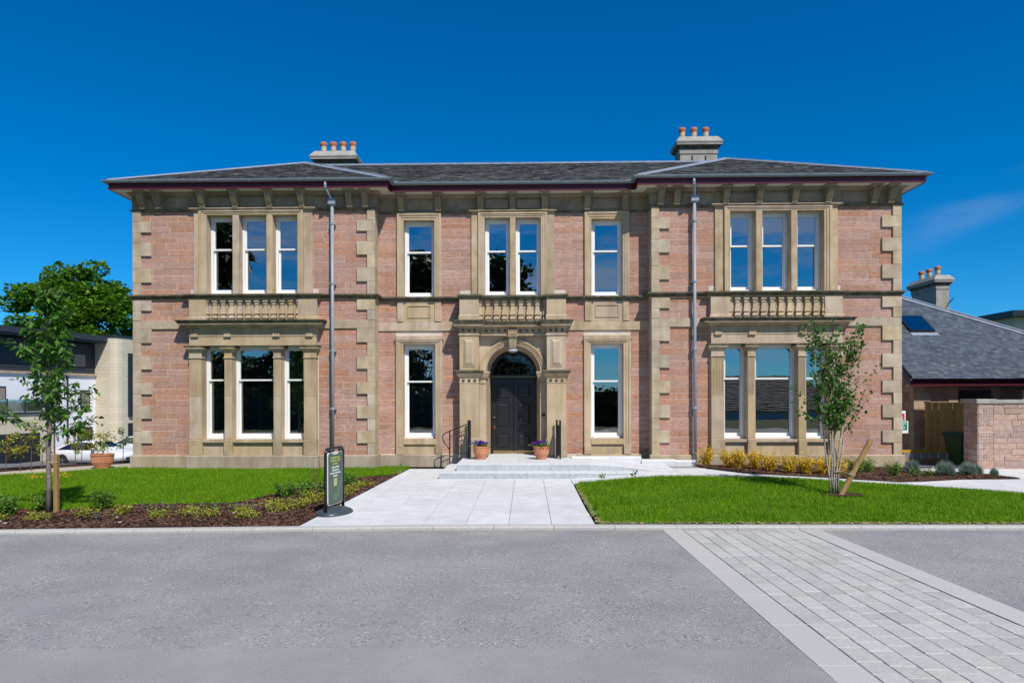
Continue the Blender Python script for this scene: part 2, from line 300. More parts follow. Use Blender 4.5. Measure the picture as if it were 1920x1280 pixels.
# ------------------------------------------------------------------ mesh helpers
class MB:
    def __init__(s): s.v = []; s.f = []
    def add(s, vs, fs):
        k = len(s.v); s.v += [tuple(p) for p in vs]; s.f += [tuple(i + k for i in q) for q in fs]
    def box(s, x0, x1, y0, y1, z0, z1):
        x0, x1 = min(x0, x1), max(x0, x1); y0, y1 = min(y0, y1), max(y0, y1); z0, z1 = min(z0, z1), max(z0, z1)
        s.add([(x0, y0, z0), (x1, y0, z0), (x1, y1, z0), (x0, y1, z0), (x0, y0, z1), (x1, y0, z1), (x1, y1, z1), (x0, y1, z1)],
              [(0, 3, 2, 1), (4, 5, 6, 7), (0, 1, 5, 4), (1, 2, 6, 5), (2, 3, 7, 6), (3, 0, 4, 7)])
    def cbox(s, x0, x1, yf, yb, z0, z1, c=.012, jit=0):
        """block whose front (-Y) edges are chamfered"""
        x0, x1 = min(x0, x1), max(x0, x1)
        j = [random.uniform(-jit, jit) for _ in range(4)]
        A = [(x0, yb, z0), (x1, yb, z0), (x1, yb, z1), (x0, yb, z1)]
        B = [(x0, yf + c, z0), (x1, yf + c, z0), (x1, yf + c, z1), (x0, yf + c, z1)]
        D = [(x0 + c, yf + j[0], z0 + c), (x1 - c, yf + j[1], z0 + c), (x1 - c, yf + j[2], z1 - c), (x0 + c, yf + j[3], z1 - c)]
        fs = [(8, 9, 10, 11)]
        for a in range(4):
            q = (a + 1) % 4
            fs += [(a, q, 4 + q, 4 + a), (4 + a, 4 + q, 8 + q, 8 + a)]
        s.add(A + B + D, fs)
    def loft(s, rings, close0=True, close1=True):
        n = len(rings[0]); vs = [p for r in rings for p in r]; fs = []
        for i in range(len(rings) - 1):
            for k in range(n):
                a, b_ = i * n + k, i * n + (k + 1) % n
                fs.append((a, b_, b_ + n, a + n))
        if close0: fs.append(tuple(reversed(range(n))))
        if close1: fs.append(tuple(range((len(rings) - 1) * n, len(rings) * n)))
        s.add(vs, fs)
    def ring(s, x0, x1, yb, yf, prof, l=1, r=1, back=0):
        """stacked rectangles; prof = [(projection, z)] ; front face at yf-p, ends pushed out by l*p, r*p"""
        x0, x1 = min(x0, x1), max(x0, x1)
        s.loft([[(x0 - l * p, yb + back * p, z), (x0 - l * p, yf - p, z), (x1 + r * p, yf - p, z), (x1 + r * p, yb + back * p, z)] for p, z in prof])
    def extr_x(s, prof, x0, x1):
        s.loft([[(x0, y, z) for y, z in prof], [(x1, y, z) for y, z in prof]])
    def lathe(s, cx, cy, prof, n=16, flute=0):
        rs = []
        for r, z in prof:
            rs.append([(cx + (r * (1 - flute * (k % 2))) * math.cos(2 * math.pi * k / n), cy + (r * (1 - flute * (k % 2))) * math.sin(2 * math.pi * k / n), z) for k in range(n)])
        s.loft(rs)
    def tube(s, path, rad, n=6):
        path = [Vector(p) for p in path]; rs = []
        if not hasattr(rad, '__len__'): rad = [rad] * len(path)
        up = Vector((0, 0, 1))
        for i, p in enumerate(path):
            d = (path[min(i + 1, len(path) - 1)] - path[max(i - 1, 0)]).normalized()
            a = d.cross(Vector((0.13, 1, .07)) if abs(d.y) < .9 else Vector((1, .1, 0))).normalized(); b_ = d.cross(a)
            rs.append([tuple(p + (a * math.cos(2 * math.pi * k / n) + b_ * math.sin(2 * math.pi * k / n)) * rad[i]) for k in range(n)])
        s.loft(rs)
    def sweep(s, path, prof, closed_ends=True):
        """profile (outward offset, z) swept along a plan polyline with mitres; outward is right of travel"""
        P = [Vector((p[0], p[1])) for p in path]; rs = []
        for i, p in enumerate(P):
            ds = []
            if i > 0: ds.append((P[i] - P[i - 1]).normalized())
            if i < len(P) - 1: ds.append((P[i + 1] - P[i]).normalized())
            ns = [Vector((d.y, -d.x)) for d in ds]
            if len(ns) == 1: mv = ns[0]
            else:
                mv = (ns[0] + ns[1]); mv = mv / max(.2, (1 + ns[0].dot(ns[1])))
            rs.append([(p.x + mv.x * o, p.y + mv.y * o, z) for o, z in prof])
        s.loft(rs, closed_ends, closed_ends)
    def build(s, name, m, parent=None, smooth=False, kind=None, label=None):
        me = bpy.data.meshes.new(name); me.from_pydata(s.v, [], s.f); me.materials.append(MATS[m])
        if smooth: me.polygons.foreach_set('use_smooth', [True] * len(me.polygons))
        o = bpy.data.objects.new(name, me); C.objects.link(o)
        if parent: o.parent = parent
        if kind: o['kind'] = kind
        if label: o['label'] = label
        return o
def thing(name, label, cat, loc=(0, 0, 0), rotz=0, group=None):
    o = bpy.data.objects.new(name, None); C.objects.link(o); o.empty_display_size = .2
    o.location = loc; o.rotation_euler = (0, 0, rotz); o['label'] = label; o['category'] = cat
    if group: o['group'] = group
    return o
def tag(o, label, cat, group=None):
    o['label'] = label; o['category'] = cat
    if group: o['group'] = group
    return o
def npmesh(name, V, F, m, parent=None, kind=None, smooth=False):
    V = np.asarray(V, dtype=np.float32); F = np.asarray(F, dtype=np.int32); k = F.shape[1]
    me = bpy.data.meshes.new(name)
    me.vertices.add(len(V)); me.vertices.foreach_set('co', V.ravel())
    me.loops.add(F.size); me.loops.foreach_set('vertex_index', F.ravel())
    me.polygons.add(len(F)); me.polygons.foreach_set('loop_start', np.arange(0, F.size, k, dtype=np.int32))
    me.update(calc_edges=True); me.materials.append(MATS[m])
    o = bpy.data.objects.new(name, me); C.objects.link(o)
    if parent: o.parent = parent
    if kind: o['kind'] = kind
    return o
def copy_tree(o, parent=None):
    c = o.copy(); C.objects.link(c); c.parent = parent
    for ch in list(o.children): copy_tree(ch, c)
    return c
def text_mesh(body, size, m, parent, name='lettering', extrude=.002, bold=False):
    cu = bpy.data.curves.new('t', 'FONT'); cu.body = body; cu.size = size; cu.align_x = 'CENTER'; cu.align_y = 'CENTER'; cu.extrude = extrude
    cu.resolution_u = 3
    if bold: cu.offset = size * .022
    to = bpy.data.objects.new('t', cu); C.objects.link(to)
    dg = bpy.context.evaluated_depsgraph_get(); me = bpy.data.meshes.new_from_object(to.evaluated_get(dg))
    bpy.data.objects.remove(to); me.materials.clear(); me.materials.append(MATS[m]); me.name = name
    o = bpy.data.objects.new(name, me); C.objects.link(o); o.parent = parent
    return o
random.seed(7); rng = np.random.default_rng(11)
def U(a, b_): return random.uniform(a, b_)

# ------------------------------------------------------------------ ground levels
def sm(a, b_, x):
    t = min(1, max(0, (x - a) / (b_ - a))); return t * t * (3 - 2 * t)
def zk(X): return -.048 + (.0125 * (X + 1) if X < -1 else .001 * (X + 1))      # top of kerb, falls to the left
def G(X, Y):
    z = zk(max(-14, min(14, X))) * min(1, max(0, -Y / 7.9))
    z += .13 * sm(1.2, 3, X) * (1 - sm(5, 10, X)) * sm(-6, -2.6, Y) * (1 - sm(-.6, 0, Y))
    if Y > 0:
        if X < -10.5: z -= .095 * max(0, min(Y, 20) - 1.5) * sm(-10.5, -13, X)
        if X > 9.8: z -= .07 * min(Y, 6) * sm(9.8, 10.6, X)
    return z
def road_z(X, Y): return -.106 + (.0115 * (X + 1) if X < -1 else .0015 * (X + 1)) - .02 * (max(Y, -18.3) + 7.9)
YK = -7.9
def drape(name, poly, zf, off, m, step=.5, kind='structure', skirt=0, parent=None):
    bm = bmesh.new(); vs = [bm.verts.new((x, y, 0)) for x, y in poly]; bm.faces.new(vs)
    xs = [p[0] for p in poly]; ys = [p[1] for p in poly]
    for ax, lo, hi in ((0, min(xs), max(xs)), (1, min(ys), max(ys))):
        k = math.ceil(lo / step) * step
        while k < hi:
            co = (k, 0, 0) if ax == 0 else (0, k, 0); no = (1, 0, 0) if ax == 0 else (0, 1, 0)
            bmesh.ops.bisect_plane(bm, geom=bm.verts[:] + bm.edges[:] + bm.faces[:], plane_co=co, plane_no=no)
            k += step
    for v_ in bm.verts: v_.co.z = zf(v_.co.x, v_.co.y) + off
    if skirt:
        ed = [e_ for e_ in bm.edges if e_.is_boundary]
        r = bmesh.ops.extrude_edge_only(bm, edges=ed)
        for v_ in r['geom']:
            if isinstance(v_, bmesh.types.BMVert): v_.co.z -= skirt
    me = bpy.data.meshes.new(name); bm.to_mesh(me); bm.free(); me.materials.append(MATS[m])
    o = bpy.data.objects.new(name, me); C.objects.link(o)
    if kind: o['kind'] = kind
    if parent: o.parent = parent
    return o
def inside(poly, P):
    x, y = P[:, 0], P[:, 1]; r = np.zeros(len(P), bool); j = len(poly) - 1
    for i in range(len(poly)):
        xi, yi = poly[i]; xj, yj = poly[j]
        c = ((yi > y) != (yj > y)) & (x < (xj - xi) * (y - yi) / (yj - yi + 1e-9) + xi); r ^= c; j = i
    return r
def scatter(poly, dens):
    xs = [p[0] for p in poly]; ys = [p[1] for p in poly]
    n_ = int(dens * (max(xs) - min(xs)) * (max(ys) - min(ys)))
    P = np.stack([rng.uniform(min(xs), max(xs), n_), rng.uniform(min(ys), max(ys), n_)], 1)
    return P[inside(poly, P)]
Gv = np.vectorize(G)

# ground sheet out to the horizon (graded near the house, flat far away)
xs = sorted(set([-600, -300, -150, -80, -50] + list(range(-40, 41, 2)) + [50, 80, 150, 300, 600, -10.6, -10.4, 9.7, 9.9]))
ys = sorted(set([-600, -300, -150, -80, -40, -26, -22, -18.5] + [y * 1.0 for y in range(-7, 31, 1)] + [-7.85, 40, 80, 150, 300, 600]))
mb = MB()
for y in ys:
    for x in xs:
        if y <= -7.85: zz = min(road_z(max(-14, min(14, x)), y), .1) - .10
        else: zz = G(x, y) - .10
        mb.v.append((x, y, zz))
for j in range(len(ys) - 1):
    for i in range(len(xs) - 1):
        a = j * len(xs) + i; mb.f.append((a, a + 1, a + len(xs) + 1, a + len(xs)))
mb.build('ground', 'earth', kind='structure')

# road, smoother band on its near side, far footway
XR0, XR1 = 2.03, 4.38
drape('road', [(-40, -13.15), (XR0, -13.15), (XR0, YK - .12), (-40, YK - .12)], road_z, 0, 'asphalt', 1.0)
drape('road.001', [(XR1, -13.15), (40, -13.15), (40, YK - .12), (XR1, YK - .12)], road_z, 0, 'asphalt', 1.0)
drape('road_edge', [(-40, -13.75), (XR0, -13.7), (XR0, -13.15), (-40, -13.15)], road_z, .002, 'asphalt_smooth', 1.0)
drape('road_edge.001', [(XR1, -13.7), (40, -13.7), (40, -13.15), (XR1, -13.15)], road_z, .002, 'asphalt_smooth', 1.0)
drape('footway', [(-40, -19.5), (XR0, -19.5), (XR0, -13.7), (-40, -13.75)], road_z, .006, 'asphalt_smooth', 1.0)
drape('footway.001', [(XR1, -19.5), (40, -19.5), (40, -13.7), (XR1, -13.7)], road_z, .006, 'asphalt_smooth', 1.0)

# kerb of separate stones
kerb = MB()
def kerb_piece(x0, x1, name, par):
    mb = MB(); g = .003; vs = []
    for x in (x0 + g, x1 - g):
        zt, zb = zk(max(-14, min(14, x))), road_z(max(-14, min(14, x)), YK) - .08
        vs.append([(x, YK - .12, zb), (x, YK - .12, zt - .02), (x, YK - .105, zt), (x, YK + .05, zt), (x, YK + .05, zb)])
    mb.loft(vs); return mb.build(name, 'kerb_stone', par)
kroot = drape('kerb_bed', [(-30, YK - .12), (30, YK - .12), (30, YK + .05), (-30, YK + .05)], lambda x, y: zk(max(-14, min(14, x))) - .03, 0, 'slab_joint', 1.0)
x = -12.4
while x < 12.2:
    kerb_piece(x, x + .915, 'kerb', kroot); x += .915
kerb_piece(-30, -12.4, 'kerb', kroot); kerb_piece(x, 30, 'kerb', kroot)

# crossing: setts between two flush edgings
cross = drape('sett_crossing', [(XR0, -19.5), (XR1, -19.5), (XR1, YK - .12), (XR0, YK - .12)], road_z, -.012, 'joint_sand', 1.0)
def prism_top(poly4, zf, top, depth, c=.006):
    mb = MB()
    cx = sum(p[0] for p in poly4) / len(poly4); cy = sum(p[1] for p in poly4) / len(poly4)
    def ins(p):
        d = Vector((cx - p[0], cy - p[1])); d = d / max(d.length, 1e-6) * c * 1.4; return (p[0] + d.x, p[1] + d.y)
    lo = [(p[0], p[1], zf(*p) - depth) for p in poly4]; mi = [(p[0], p[1], zf(*p) + top - c) for p in poly4]
    hi = [(*ins(p), zf(*p) + top) for p in poly4]
    mb.loft([lo, mi, hi], False, True); return mb
for ex0, ex1 in ((XR0, XR0 + .295), (XR1 - .295, XR1)):
    y = YK - .122
    while y > -17:
        L_ = .91 if y > -13 else 2.4
        prism_top([(ex0 + .002, y - L_ + .002), (ex1 - .002, y - L_ + .002), (ex1 - .002, y - .001), (ex0 + .002, y - .001)], road_z, .004, .02, .003).build('edging', 'edging_stone', cross)
        y -= L_
rest = MB(); cols = 9; w = (XR1 - XR0 - .59 - .02) / cols; nset = 0
for c_ in range(cols):
    y = YK - .122 - U(0, .1)
    x0 = XR0 + .305 + c_ * w
    while y > -17.5:
        L_ = random.choice((.21, .26, .31, .36)) + U(-.02, .02)
        p = [(x0 + .0035, y - L_ + .003), (x0 + w - .0035, y - L_ + .003), (x0 + w - .0035, y - .002), (x0 + .0035, y - .002)]
        q = prism_top(p, road_z, .002 + U(-.002, .002), .02, .005)
        if y > -14.6 and nset < 300: q.build('sett', 'sett_stone', cross); nset += 1
        else: rest.add(q.v, q.f)
        y -= L_
rest.build('setts_beyond', 'sett_stone', cross, kind='stuff')

# ------------------------------------------------------------------ front garden
LAWN_R = [(1.10, -7.84), (1.06, -6.5), (1.05, -4.2), (1.06, -3.3), (1.2, -2.95), (1.95, -2.86), (2.9, -2.92), (4.0, -2.84), (4.92, -2.92), (5.8, -3.1), (6.62, -3.33), (8.05, -3.66), (9.1, -4.1), (10.0, -4.8), (12.5, -6.6), (16, -7.84)]
BED_L = [(-3.55, -7.84), (-3.46, -6.4), (-3.33, -3.55), (-3.2, -1.3), (-3.73, -1.78), (-4.7, -2.9), (-5.09, -4.4), (-5.5, -5.35), (-6.86, -5.72), (-7.72, -5.92), (-8.56, -6.1), (-9.78, -5.88), (-11, -5.7), (-14, -5.6), (-14, -7.84)]
LAWN_L = [(-3.18, -.45), (-3.22, -1.3), (-3.73, -1.78), (-4.7, -2.9), (-5.09, -4.4), (-5.5, -5.35), (-6.86, -5.72), (-7.72, -5.92), (-8.56, -6.1), (-9.78, -5.88), (-11, -5.7), (-14, -5.6), (-14, -2.0), (-13.18, -1.5), (-12.23, -.9), (-11.45, -.28), (-10.95, .2), (-10.8, -.1), (-4.05, -.1), (-4.05, .33), (-3.2, .33)]
BED_R = [(4.35, -.1), (4.45, -1.35), (5.07, -2.35), (5.94, -2.68), (6.81, -2.88), (7.65, -3.08), (8.17, -3.2), (8.81, -2.95), (9.9, -2.45), (11.34, -2.36), (10.76, -1.2), (10.0, -.95), (9.98, -.1)]
drape('lawn', LAWN_R, G, -.012, 'turf', .5, skirt=.06)
drape('lawn.001', LAWN_L, G, -.012, 'turf', .5, skirt=.06)
def mound(poly, h):
    def f_(x, y):
        return G(x, y) + h * (math.sin(x * 2.1 + 1) * math.cos(y * 1.7) * .5 + .3)
    return f_
bedz = mound(BED_L, .05)
drape('mulch_bed', BED_L, bedz, -.02, 'mulch', .25, skirt=.1)
bedzr = mound(BED_R, .05)
drape('mulch_bed.001', BED_R, bedzr, .0, 'mulch', .25, skirt=.1)

def grass(name, poly, dens, h0, h1, z0=-.012):
    P = scatter(poly, dens); n_ = len(P)
    z_ = Gv(P[:, 0], P[:, 1]) + z0 - .005
    a = rng.uniform(0, 2 * math.pi, n_); w_ = rng.uniform(.004, .0075, n_); h_ = rng.uniform(h0, h1, n_) * (.75 + .5 * (np.sin(P[:, 0] * 2.3 + 1.2 * np.sin(P[:, 1] * 1.9)) * np.sin(P[:, 1] * 2.9 + P[:, 0]) * .5 + .5))
    la = rng.uniform(0, 2 * math.pi, n_); ln = h_ * rng.uniform(.1, .75, n_)
    V = np.zeros((n_, 3, 3))
    V[:, 0, 0] = P[:, 0] + np.cos(a) * w_; V[:, 0, 1] = P[:, 1] + np.sin(a) * w_; V[:, 0, 2] = z_
    V[:, 1, 0] = P[:, 0] - np.cos(a) * w_; V[:, 1, 1] = P[:, 1] - np.sin(a) * w_; V[:, 1, 2] = z_
    V[:, 2, 0] = P[:, 0] + np.cos(la) * ln; V[:, 2, 1] = P[:, 1] + np.sin(la) * ln; V[:, 2, 2] = z_ + h_
    return npmesh(name, V.reshape(-1, 3), np.arange(n_ * 3).reshape(-1, 3), 'grass_blade', kind='stuff')
grass('grass', LAWN_R, 3600, .035, .075)
grass('grass.001', LAWN_L, 3600, .04, .085)

def chips(name, poly, zf, dens, m='bark'):
    P = scatter(poly, dens); n_ = len(P)
    zz = np.array([zf(x, y) for x, y in P])
    a = rng.uniform(0, 6.283, n_); L_ = rng.uniform(.012, .038, n_); w_ = rng.uniform(.006, .014, n_); tl = rng.uniform(-.5, .5, n_)
    V = np.zeros((n_, 4, 3))
    for k, (su, sv) in enumerate(((-1, -1), (1, -1), (1, 1), (-1, 1))):
        V[:, k, 0] = P[:, 0] + np.cos(a) * L_ * su - np.sin(a) * w_ * sv
        V[:, k, 1] = P[:, 1] + np.sin(a) * L_ * su + np.cos(a) * w_ * sv
        V[:, k, 2] = zz + .002 + rng.uniform(0, .012, n_) * 0 + su * L_ * tl * .6 + sv * w_ * .3 + .008
    return npmesh(name, V.reshape(-1, 3), np.arange(n_ * 4).reshape(-1, 4), m, kind='stuff')
chips('bark_chips', BED_L, lambda x, y: bedz(x, y) - .02, 900)
chips('bark_chips.001', BED_R, bedzr, 900)
for poly, dn in (([(1.1, -7.845), (13, -7.845), (13, -7.76), (1.17, -7.76)], 1500), ([(1.07, -7.8), (1.15, -7.8), (1.12, -4.2), (1.12, -3.3), (1.05, -3.3), (1.05, -4.2)], 1300), ([(-3.2, -.5), (-3.3, -.5), (-3.36, -1.4), (-3.24, -1.4)], 1600)):
    chips('lawn_edge_litter', poly, lambda x, y: G(x, y) + .006, dn, 'rope')

# paved entrance path, slab by slab
PATH = [(-3.53, -7.845), (1.07, -7.845), (1.03, -6.5), (1.03, -4.2), (1.03, -3.0), (1.03, -2.3), (-3.1, -2.3), (-3.3, -3.55), (-3.44, -6.4)]
path = drape('entrance_path', [(-3.52, -7.845), (1.06, -7.845), (1.02, -6.5), (1.02, -2.2), (-1.9, -2.2), (-1.9, -.1), (-3.12, -.1), (-3.3, -3.55), (-3.44, -6.4)], G, -.022, 'slab_joint', .5)
def clip_poly(poly, x0, x1, y0, y1):
    def cut(pl, f_in, f_x):
        out = []
        for i in range(len(pl)):
            a, b_ = pl[i], pl[(i + 1) % len(pl)]
            if f_in(a): out.append(a)
            if f_in(a) != f_in(b_): out.append(f_x(a, b_))
        return out
    def lx(v): return lambda a, b_: (v, a[1] + (b_[1] - a[1]) * (v - a[0]) / (b_[0] - a[0]))
    def ly(v): return lambda a, b_: (a[0] + (b_[0] - a[0]) * (v - a[1]) / (b_[1] - a[1]), v)
    pl = poly
    for fi, fx in ((lambda p: p[0] >= x0, lx(x0)), (lambda p: p[0] <= x1, lx(x1)), (lambda p: p[1] >= y0, ly(y0)), (lambda p: p[1] <= y1, ly(y1))):
        pl = cut(pl, fi, fx)
        if len(pl) < 3: return []
    return pl
def area(pl): return abs(sum(pl[i][0] * pl[(i + 1) % len(pl)][1] - pl[(i + 1) % len(pl)][0] * pl[i][1] for i in range(len(pl)))) / 2
PATH2 = [(-3.52, -7.845), (1.06, -7.845), (1.02, -6.5), (1.02, -2.24), (-1.95, -2.24), (-1.95, -.1), (-3.12, -.1), (-3.3, -3.55), (-3.44, -6.4)]
rowsY = [-7.85, -6.93, -6.0, -5.15, -4.3, -3.4, -2.45, -1.55, -.7, 0]
for r_ in range(len(rowsY) - 1):
    for k in range(-6, 4):
        x0 = -.28 + .66 * k
        for sub in ((PATH2),):
            pl = clip_poly([(-3.52, -7.845), (1.06, -7.845), (1.02, -6.5), (1.02, -2.24), (-1.95, -2.24), (-1.96, -.1), (-3.12, -.1), (-3.3, -3.55), (-3.44, -6.4)], x0 + .003, x0 + .657, rowsY[r_] + .003, rowsY[r_ + 1] - .003)
            if len(pl) >= 3 and area(pl) > .02:
                prism_top(pl, G, -.004 + U(-.0015, .0015), .018, .003).build('slab', 'granite_slab', path)
# ramped path to the right, with its own slabs
ramp = drape('ramp_path', [(1.02, -2.2), (1.03, -3.3), (1.2, -2.97), (1.95, -2.88), (2.9, -2.94), (4.0, -2.86), (4.92, -2.94), (5.8, -3.12), (6.62, -3.35), (8.05, -3.68), (9.1, -4.12), (10, -4.82), (12.5, -6.62), (16, -7.84), (16, -1.9), (11.4, -2.3), (9.9, -2.43), (8.81, -2.93), (8.17, -3.18), (7.65, -3.06), (6.81, -2.86), (5.94, -2.66), (5.07, -2.33), (4.43, -1.35), (4.33, -.12), (2.6, -.12), (2.6, -2.2)], G, -.022, 'slab_joint', .5)
RP = [(1.03, -2.24), (1.03, -3.0), (1.2, -2.96), (1.95, -2.87), (2.9, -2.93), (4.0, -2.85), (4.92, -2.93), (5.8, -3.11), (6.62, -3.34), (8.05, -3.67), (9.1, -4.11), (10, -4.81), (12.5, -6.61), (16, -7.84), (16, -1.9), (11.4, -2.32), (9.9, -2.44), (8.81, -2.94), (8.17, -3.19), (7.65, -3.07), (6.81, -2.87), (5.94, -2.67), (5.07, -2.34), (4.44, -1.35), (4.34, -.12), (2.7, -.12), (2.7, -2.24)]
for r_ in range(5):
    y0 = [-7.9, -4.6, -3.25, -2.2, -1.2][r_]; y1 = [-4.6, -3.25, -2.2, -1.2, 0][r_]
    for k in range(12):
        x0 = 1.03 + 1.3 * k
        pl = clip_poly(RP, x0 + .003, x0 + 1.297, y0 + .003, y1 - .003)
        if len(pl) >= 3 and area(pl) > .02: prism_top(pl, G, -.004, .018, .003).build('slab', 'granite_slab', ramp)

# steps and landing
steps = thing('entrance_steps', 'pale granite entrance steps with landing before the black door', 'steps', (0, 0, 0))
def top_l(x): return .285 - .155 * sm(1.6, 3.4, x)
def step_block(x0, x1, y0, y1, zt, name):
    g = .002; mb = MB(); vs = []
    n_ = max(1, int((x1 - x0) / .4))
    for i in range(n_ + 1):
        x = x0 + g + (x1 - x0 - 2 * g) * i / n_; t_ = zt(x)
        vs.append([(x, y0, -.12), (x, y0, t_ - .012), (x, y0 + .012, t_), (x, y1, t_), (x, y1, -.12)])
    mb.loft(vs); o = mb.build(name, 'granite_step', steps); o.data.materials.append(MATS['granite_riser'])
    for pg in o.data.polygons:
        if abs(pg.normal.z) < .3: pg.material_index = 1
for a, b_ in ((-2.07, -.75), (-.75, .02), (.02, .62), (.62, 1.0), (1.0, 2.1), (2.1, 3.3)):
    step_block(a, b_, -2.26, -1.842, lambda x: .125, 'step')
step_block(-2.07, -1.702, -1.838, -.1, lambda x: .123, 'step')
for a, b_ in ((-1.70, -.62), (-.62, .56), (.56, 1.5), (1.5, 2.3), (2.3, 3.5)):
    step_block(a, b_, -1.84, -1.442, top_l, 'step')
for a, b_ in ((-1.70, -.95), (-.95, -.2), (-.2, .56), (.56, 1.6), (1.6, 2.7), (2.7, 3.6)):
    for y0, y1 in ((-1.44, -.76), (-.758, -.085)):
        step_block(a, b_, y0, y1, lambda x: top_l(x) + .001, 'slab')
step_block(-1.06, .32, -.083, 1.11, lambda x: .286, 'slab')
for a, b_, zt in ((1.18, 2.2, .335), (2.2, 3.0, .335), (3.0, 3.9, .255), (3.9, 4.45, .235)):
    mb = MB(); y0 = -.36 if a < 3 else -.42
    mb.extr_x([(y0, -.05), (y0, zt - .03), (y0 + .03, zt), (-.12, zt), (-.12, -.05)], a + .002, b_ - .002); mb.build('upstand_kerb', 'granite_slab', steps)

# yard and side paths
drape('side_path', [(-14, -2.05), (-13.2, -1.55), (-12.25, -.95), (-11.45, -.33), (-10.9, .2), (-10.75, 2.3), (-12.6, .75), (-14.2, -.95), (-18, -2.1), (-18, -3.2)], G, -.02, 'tan_gravel', .5)
drape('driveway', [(-40, -.5), (-18, -.9), (-14.4, .2), (-12.4, 2.1), (-10.8, 3.3), (-10.8, 30), (-40, 30)], G, -.04, 'tarmac_yard', 1)
drape('hedge_bed', [(-18, -2.1), (-14.2, -.95), (-12.6, .75), (-10.75, 2.3), (-10.75, 3.3), (-12.4, 2.1), (-14.4, .2), (-18, -.9)], G, -.005, 'mulch', .5)
drape('yard', [(10.0, .3), (22, .3), (22, 9), (10, 9)], G, -.03, 'tarmac_yard', 1)
drape('yard_path', [(10.0, -.95), (10.76, -1.2), (11.4, -2.3), (16, -1.9), (16, .2), (10, .2)], G, -.018, 'granite_slab', .5)
# ------------------------------------------------------------------ the villa
AX = -.37
house = thing('villa', 'two storey pink sandstone villa with tan stone dressings and slate roof', 'house', (AX, 0, 0))
IN, OUT = 3.70, 10.285          # wing inner and outer corner, measured from the axis
CY = .42                        # the centre stands back
ZS = 7.44                       # soffit
def sx(s, a, b_): return (min(s * a, s * b_), max(s * a, s * b_))
def part(mb, name, m, parent=None, **k): return mb.build(name, m, parent or house, **k)
def P1(name, m, fn, parent=None, **k):
    mb = MB(); fn(mb); return part(mb, name, m, parent, **k)

W_UP = [(5.78, 6.46), (6.63, 7.38), (7.55, 8.25)]; W_UPZ = (4.70, 6.83)
W_GR = [(5.60, 6.22), (6.42, 7.55), (7.75, 8.37)]; W_GRZ = (.776, 3.305)
C_UP = [(2.15, 3.0)]; C_UPZ = (4.655, 6.76); C_DB = (.077, .77); C_DBZ = (4.68, 6.81)
C_GR = (2.13, 3.015); C_GRZ = (.765, 3.36)
def wall(name, x0, x1, z0, z1, ops, yf, yb, m='mortar'):
    mb = MB(); zs_ = sorted(set([z0, z1] + [v_ for o in ops for v_ in o[2:]]))
    for a, b_ in zip(zs_[:-1], zs_[1:]):
        zm = (a + b_) / 2; iv = sorted((o[0], o[1]) for o in ops if o[2] < zm < o[3]); x = x0
        for p, q in iv:
            if p > x + 1e-4: mb.box(x, p, yf, yb, a, b_)
            x = max(x, q)
        if x1 > x + 1e-4: mb.box(x, x1, yf, yb, a, b_)
    return part(mb, name, m)
walls = {}
for s in (-1, 1):
    ops = [(*sx(s, 5.774, 8.256), 4.684, 6.836), (*sx(s, 5.594, 8.376), .770, 3.312)]
    x0, x1 = sx(s, IN + .01, OUT - .01)
    walls[s] = wall('wall', x0, x1, 0, ZS + .1, ops, .0035, .5)
ops = [(*sx(s, 2.144, 3.006), 4.654, 6.766) for s in (-1, 1)] + [(-.776, .776, 4.656, 6.816)] + [(*sx(s, 2.124, 3.021), .755, 3.366) for s in (-1, 1)] + [(-.95, .95, .2, 3.6)]
walls[0] = wall('wall', -IN - .3, IN + .3, 0, ZS + .1, ops, CY + .0035, CY + .5)
# side and back walls, floors: a real shell so the rooms are dark
P1('side_wall', 'side_pink_stone', lambda mb: (mb.box(-OUT + .02, -OUT + .4, .5, 9.2, 0, ZS), mb.box(OUT - .4, OUT - .02, .5, 9.2, 0, ZS), mb.box(-OUT + .02, OUT - .02, 9.2, 9.6, 0, ZS)), kind='stuff')
P1('floor_slab', 'interior', lambda mb: (mb.box(-OUT + .4, OUT - .4, .95, 9.2, 4.0, 4.3), mb.box(-OUT + .4, OUT - .4, .95, 9.2, .1, .25), mb.box(-OUT + .4, OUT - .4, .95, 9.2, ZS - .1, ZS), mb.box(-OUT + .4, OUT - .4, 5, 5.2, .25, ZS - .1),
    mb.box(-3.9, -3.7, .95, 5, .25, ZS - .1), mb.box(3.7, 3.9, .95, 5, .25, ZS - .1), mb.box(-1.7, -1.5, .95, 5, .25, 4.0), mb.box(1.5, 1.7, .95, 5, .25, 4.0)), kind='stuff')

# --- wall stones, laid course by course round the dressings
ROWS = [(6.97, 6.665), (6.665, 6.37), (6.37, 6.09), (6.09, 5.733), (5.733, 5.383), (5.383, 5.015), (5.015, 4.68), (4.535, 4.253), (4.253, 3.99),
        (3.757, 3.381), (3.381, 3.023), (3.023, 2.666), (2.666, 2.32), (2.32, 1.996), (1.996, 1.684), (1.684, 1.337), (1.337, 1.005), (1.005, .673), (.673, .355)]
WIDE = [0, 1, 0, 1, 0, 1, 0, 1, 0, 1, 0, 1, 0, 1, 0, 1, 0, 1, 0]
stones = []
def lay(s, span, z1, z0, holes, yface, mirror):
    iv = [span]
    for h0, h1, a0, a1 in holes:
        if a0 < z1 - .01 and a1 > z0 + .01:
            nx_ = []
            for p, q in iv:
                if h1 <= p or h0 >= q: nx_.append((p, q)); continue
                if h0 > p: nx_.append((p, h0))
                if h1 < q: nx_.append((h1, q))
            iv = nx_
    for p, q in iv:
        L_ = q - p
        if L_ < .04: continue
        x = p
        while x < q - .01:
            w_ = U(.38, 1.0)
            if q - x - w_ < .24: w_ = q - x
            stones.append((s, *(sx(mirror, x, x + w_)), z0, z1, yface)); x += w_
